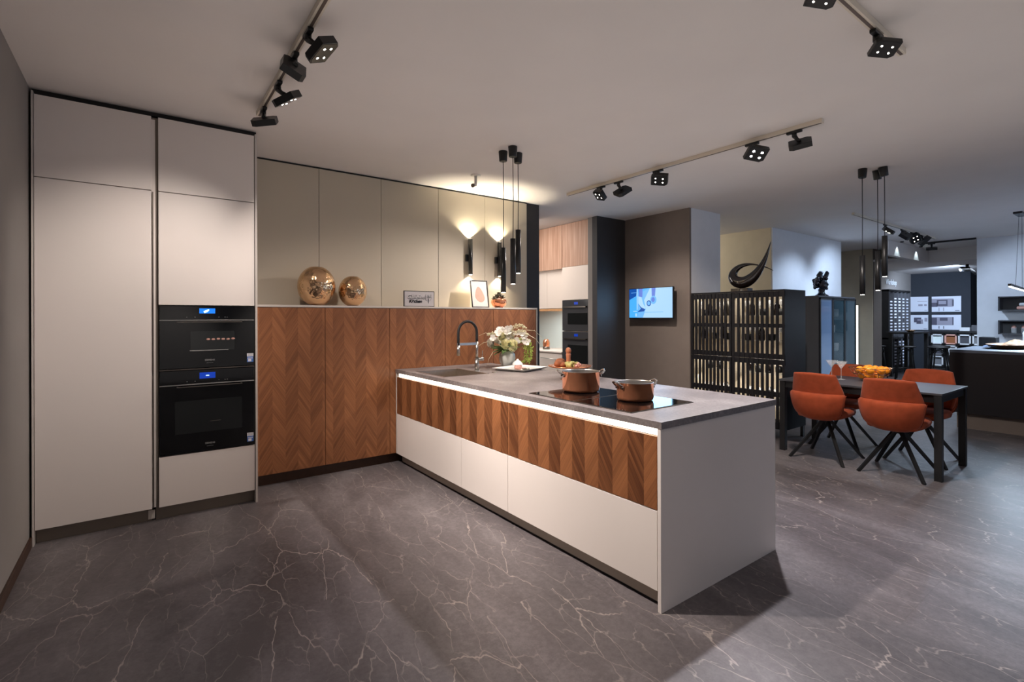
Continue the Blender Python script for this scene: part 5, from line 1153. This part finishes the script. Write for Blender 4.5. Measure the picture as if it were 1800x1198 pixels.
kinds = [[('lightgrey', 'glass_splash', 'grey sample box in the top row, first from the stools'), ('rosy', 'samplebrown', 'brown sample box in the top row'), ('lightgrey', 'darkgrey', 'white framed dark grey sample box in the top row'), ('lightgrey', 'midgrey', 'pale sample box in the top row next to the pale wall')],
         [('midgrey', 'darkgrey', 'dark sample box in the middle row'), ('lightgrey', 'lightgrey', 'all white sample box in the middle row')],
         [('lightgrey', 'midgrey', 'mid grey sample box in the bottom row'), ('lightgrey', 'lightgrey', 'all white sample box in the bottom row')]]
for r_, row in enumerate(kinds):
    for k, (fm, im, lb_) in enumerate(row):
        y1 = 4.075-k*0.272; y0 = y1-0.242; z0 = 0.705-r_*0.285; z1 = z0+0.255
        t = thing('sample_box', lb_ + ' of the low shelf', 'sample', (16.9, (y0+y1)/2, z0), 'square samples on the low shelf')
        MB().box(16.79, 17.1, y0, y0+.03, z0, z1).box(16.79, 17.1, y1-.03, y1, z0, z1).box(16.79, 17.1, y0, y1, z0, z0+.03).box(16.79, 17.1, y0, y1, z1-.03, z1).build('box_frame', M[fm], t)
        MB().box(16.84, 16.86, y0+.03, y1-.03, z0+.03, z1-.03).build('box_inside', M[im], t)
o = MB().box(16.85, 17.0, 3.32, 3.52, 1.0505, 1.14).build('brochure_stack', M['lightgrey'], bevel=0.003); tag(o, 'grey brochure stack on the low black sample shelf', 'brochures')
o = MB().box(16.85, 17.0, 3.16, 3.29, 1.0505, 1.2).build('black_box', M['cab_grey'], bevel=0.005); tag(o, 'dark grey box on the sample shelf beside the brochures', 'box')
# bar table and stools
t = thing('bar_table', 'tall black bar table in front of the sample rack', 'table', (14.4, 3.95, 0))
MB().box(14.25, 15.5, 3.76, 4.32, 1.02, 1.055).build('table_top', M['black'], t)
for (x, y) in ((14.33, 3.84), (15.42, 3.84), (14.33, 4.24), (15.42, 4.24)): MB().box(x-.035, x+.035, y-.035, y+.035, 0, 1.02).build('leg', M['black_metal'], t)
def stool():
    t = thing('bar_stool', 'x', 'stool', (0, 0, 0), 'black metal bar stools at the tall table')
    MB().lathe([(0.001, 0.0), (0.18, 0.0), (0.195, 0.012), (0.18, 0.028), (0.001, 0.032)], (0, 0, 0.73), 20).build('seat', M['black'], t, local=True)
    for k in range(4):
        a = PI/4+k*PI/2; c_, s_ = math.cos(a), math.sin(a)
        MB().tube([(0.15*c_, 0.15*s_, 0.73), (0.19*c_, 0.19*s_, 0.40), (0.25*c_, 0.25*s_, 0.0)], 0.016, 8).build('leg', M['black_metal'], t, local=True)
        a2 = a+PI/2; p0 = Vector((0.18*c_, 0.18*s_, 0.58)); p1 = Vector((0.18*math.cos(a2), 0.18*math.sin(a2), 0.58)); mdl = (p0+p1)/2+Vector((0, 0, 0.12))
        MB().tube([p0, p0.lerp(mdl, 0.5)+Vector((0,0,.03)), mdl, p1.lerp(mdl, 0.5)+Vector((0,0,.03)), p1], 0.010, 6).build('arched_brace', M['black_metal'], t, local=True)
    pts = [(0.22*math.cos(2*PI*k/20), 0.22*math.sin(2*PI*k/20), 0.25) for k in range(20)]
    MB().tube(pts, 0.010, 6, closed=True).build('foot_ring', M['black_metal'], t, local=True)
    return t
s0 = stool(); s0.location = (13.75, 4.36, 0); s0['label'] = 'black metal bar stool farthest left, next to the beige pillar'
dup(s0, (13.85, 3.82, 0), 0.2, 'black metal bar stool second from the beige pillar, in front of the rack')
dup(s0, (14.62, 3.40, 0), 0.5, 'black metal bar stool right of the tall table leg')
dup(s0, (14.02, 3.28, 0), 0.1, 'black metal bar stool farthest right, in front of the sample boxes')
o = MB().lathe([(0.001, 0), (0.05, 0), (0.10, 0.05), (0.095, 0.055), (0.001, 0.02)], (14.5, 3.9, 1.0555), 18).build('bar_bowl', M['gold']); tag(o, 'small dark bowl on the tall bar table', 'bowl')
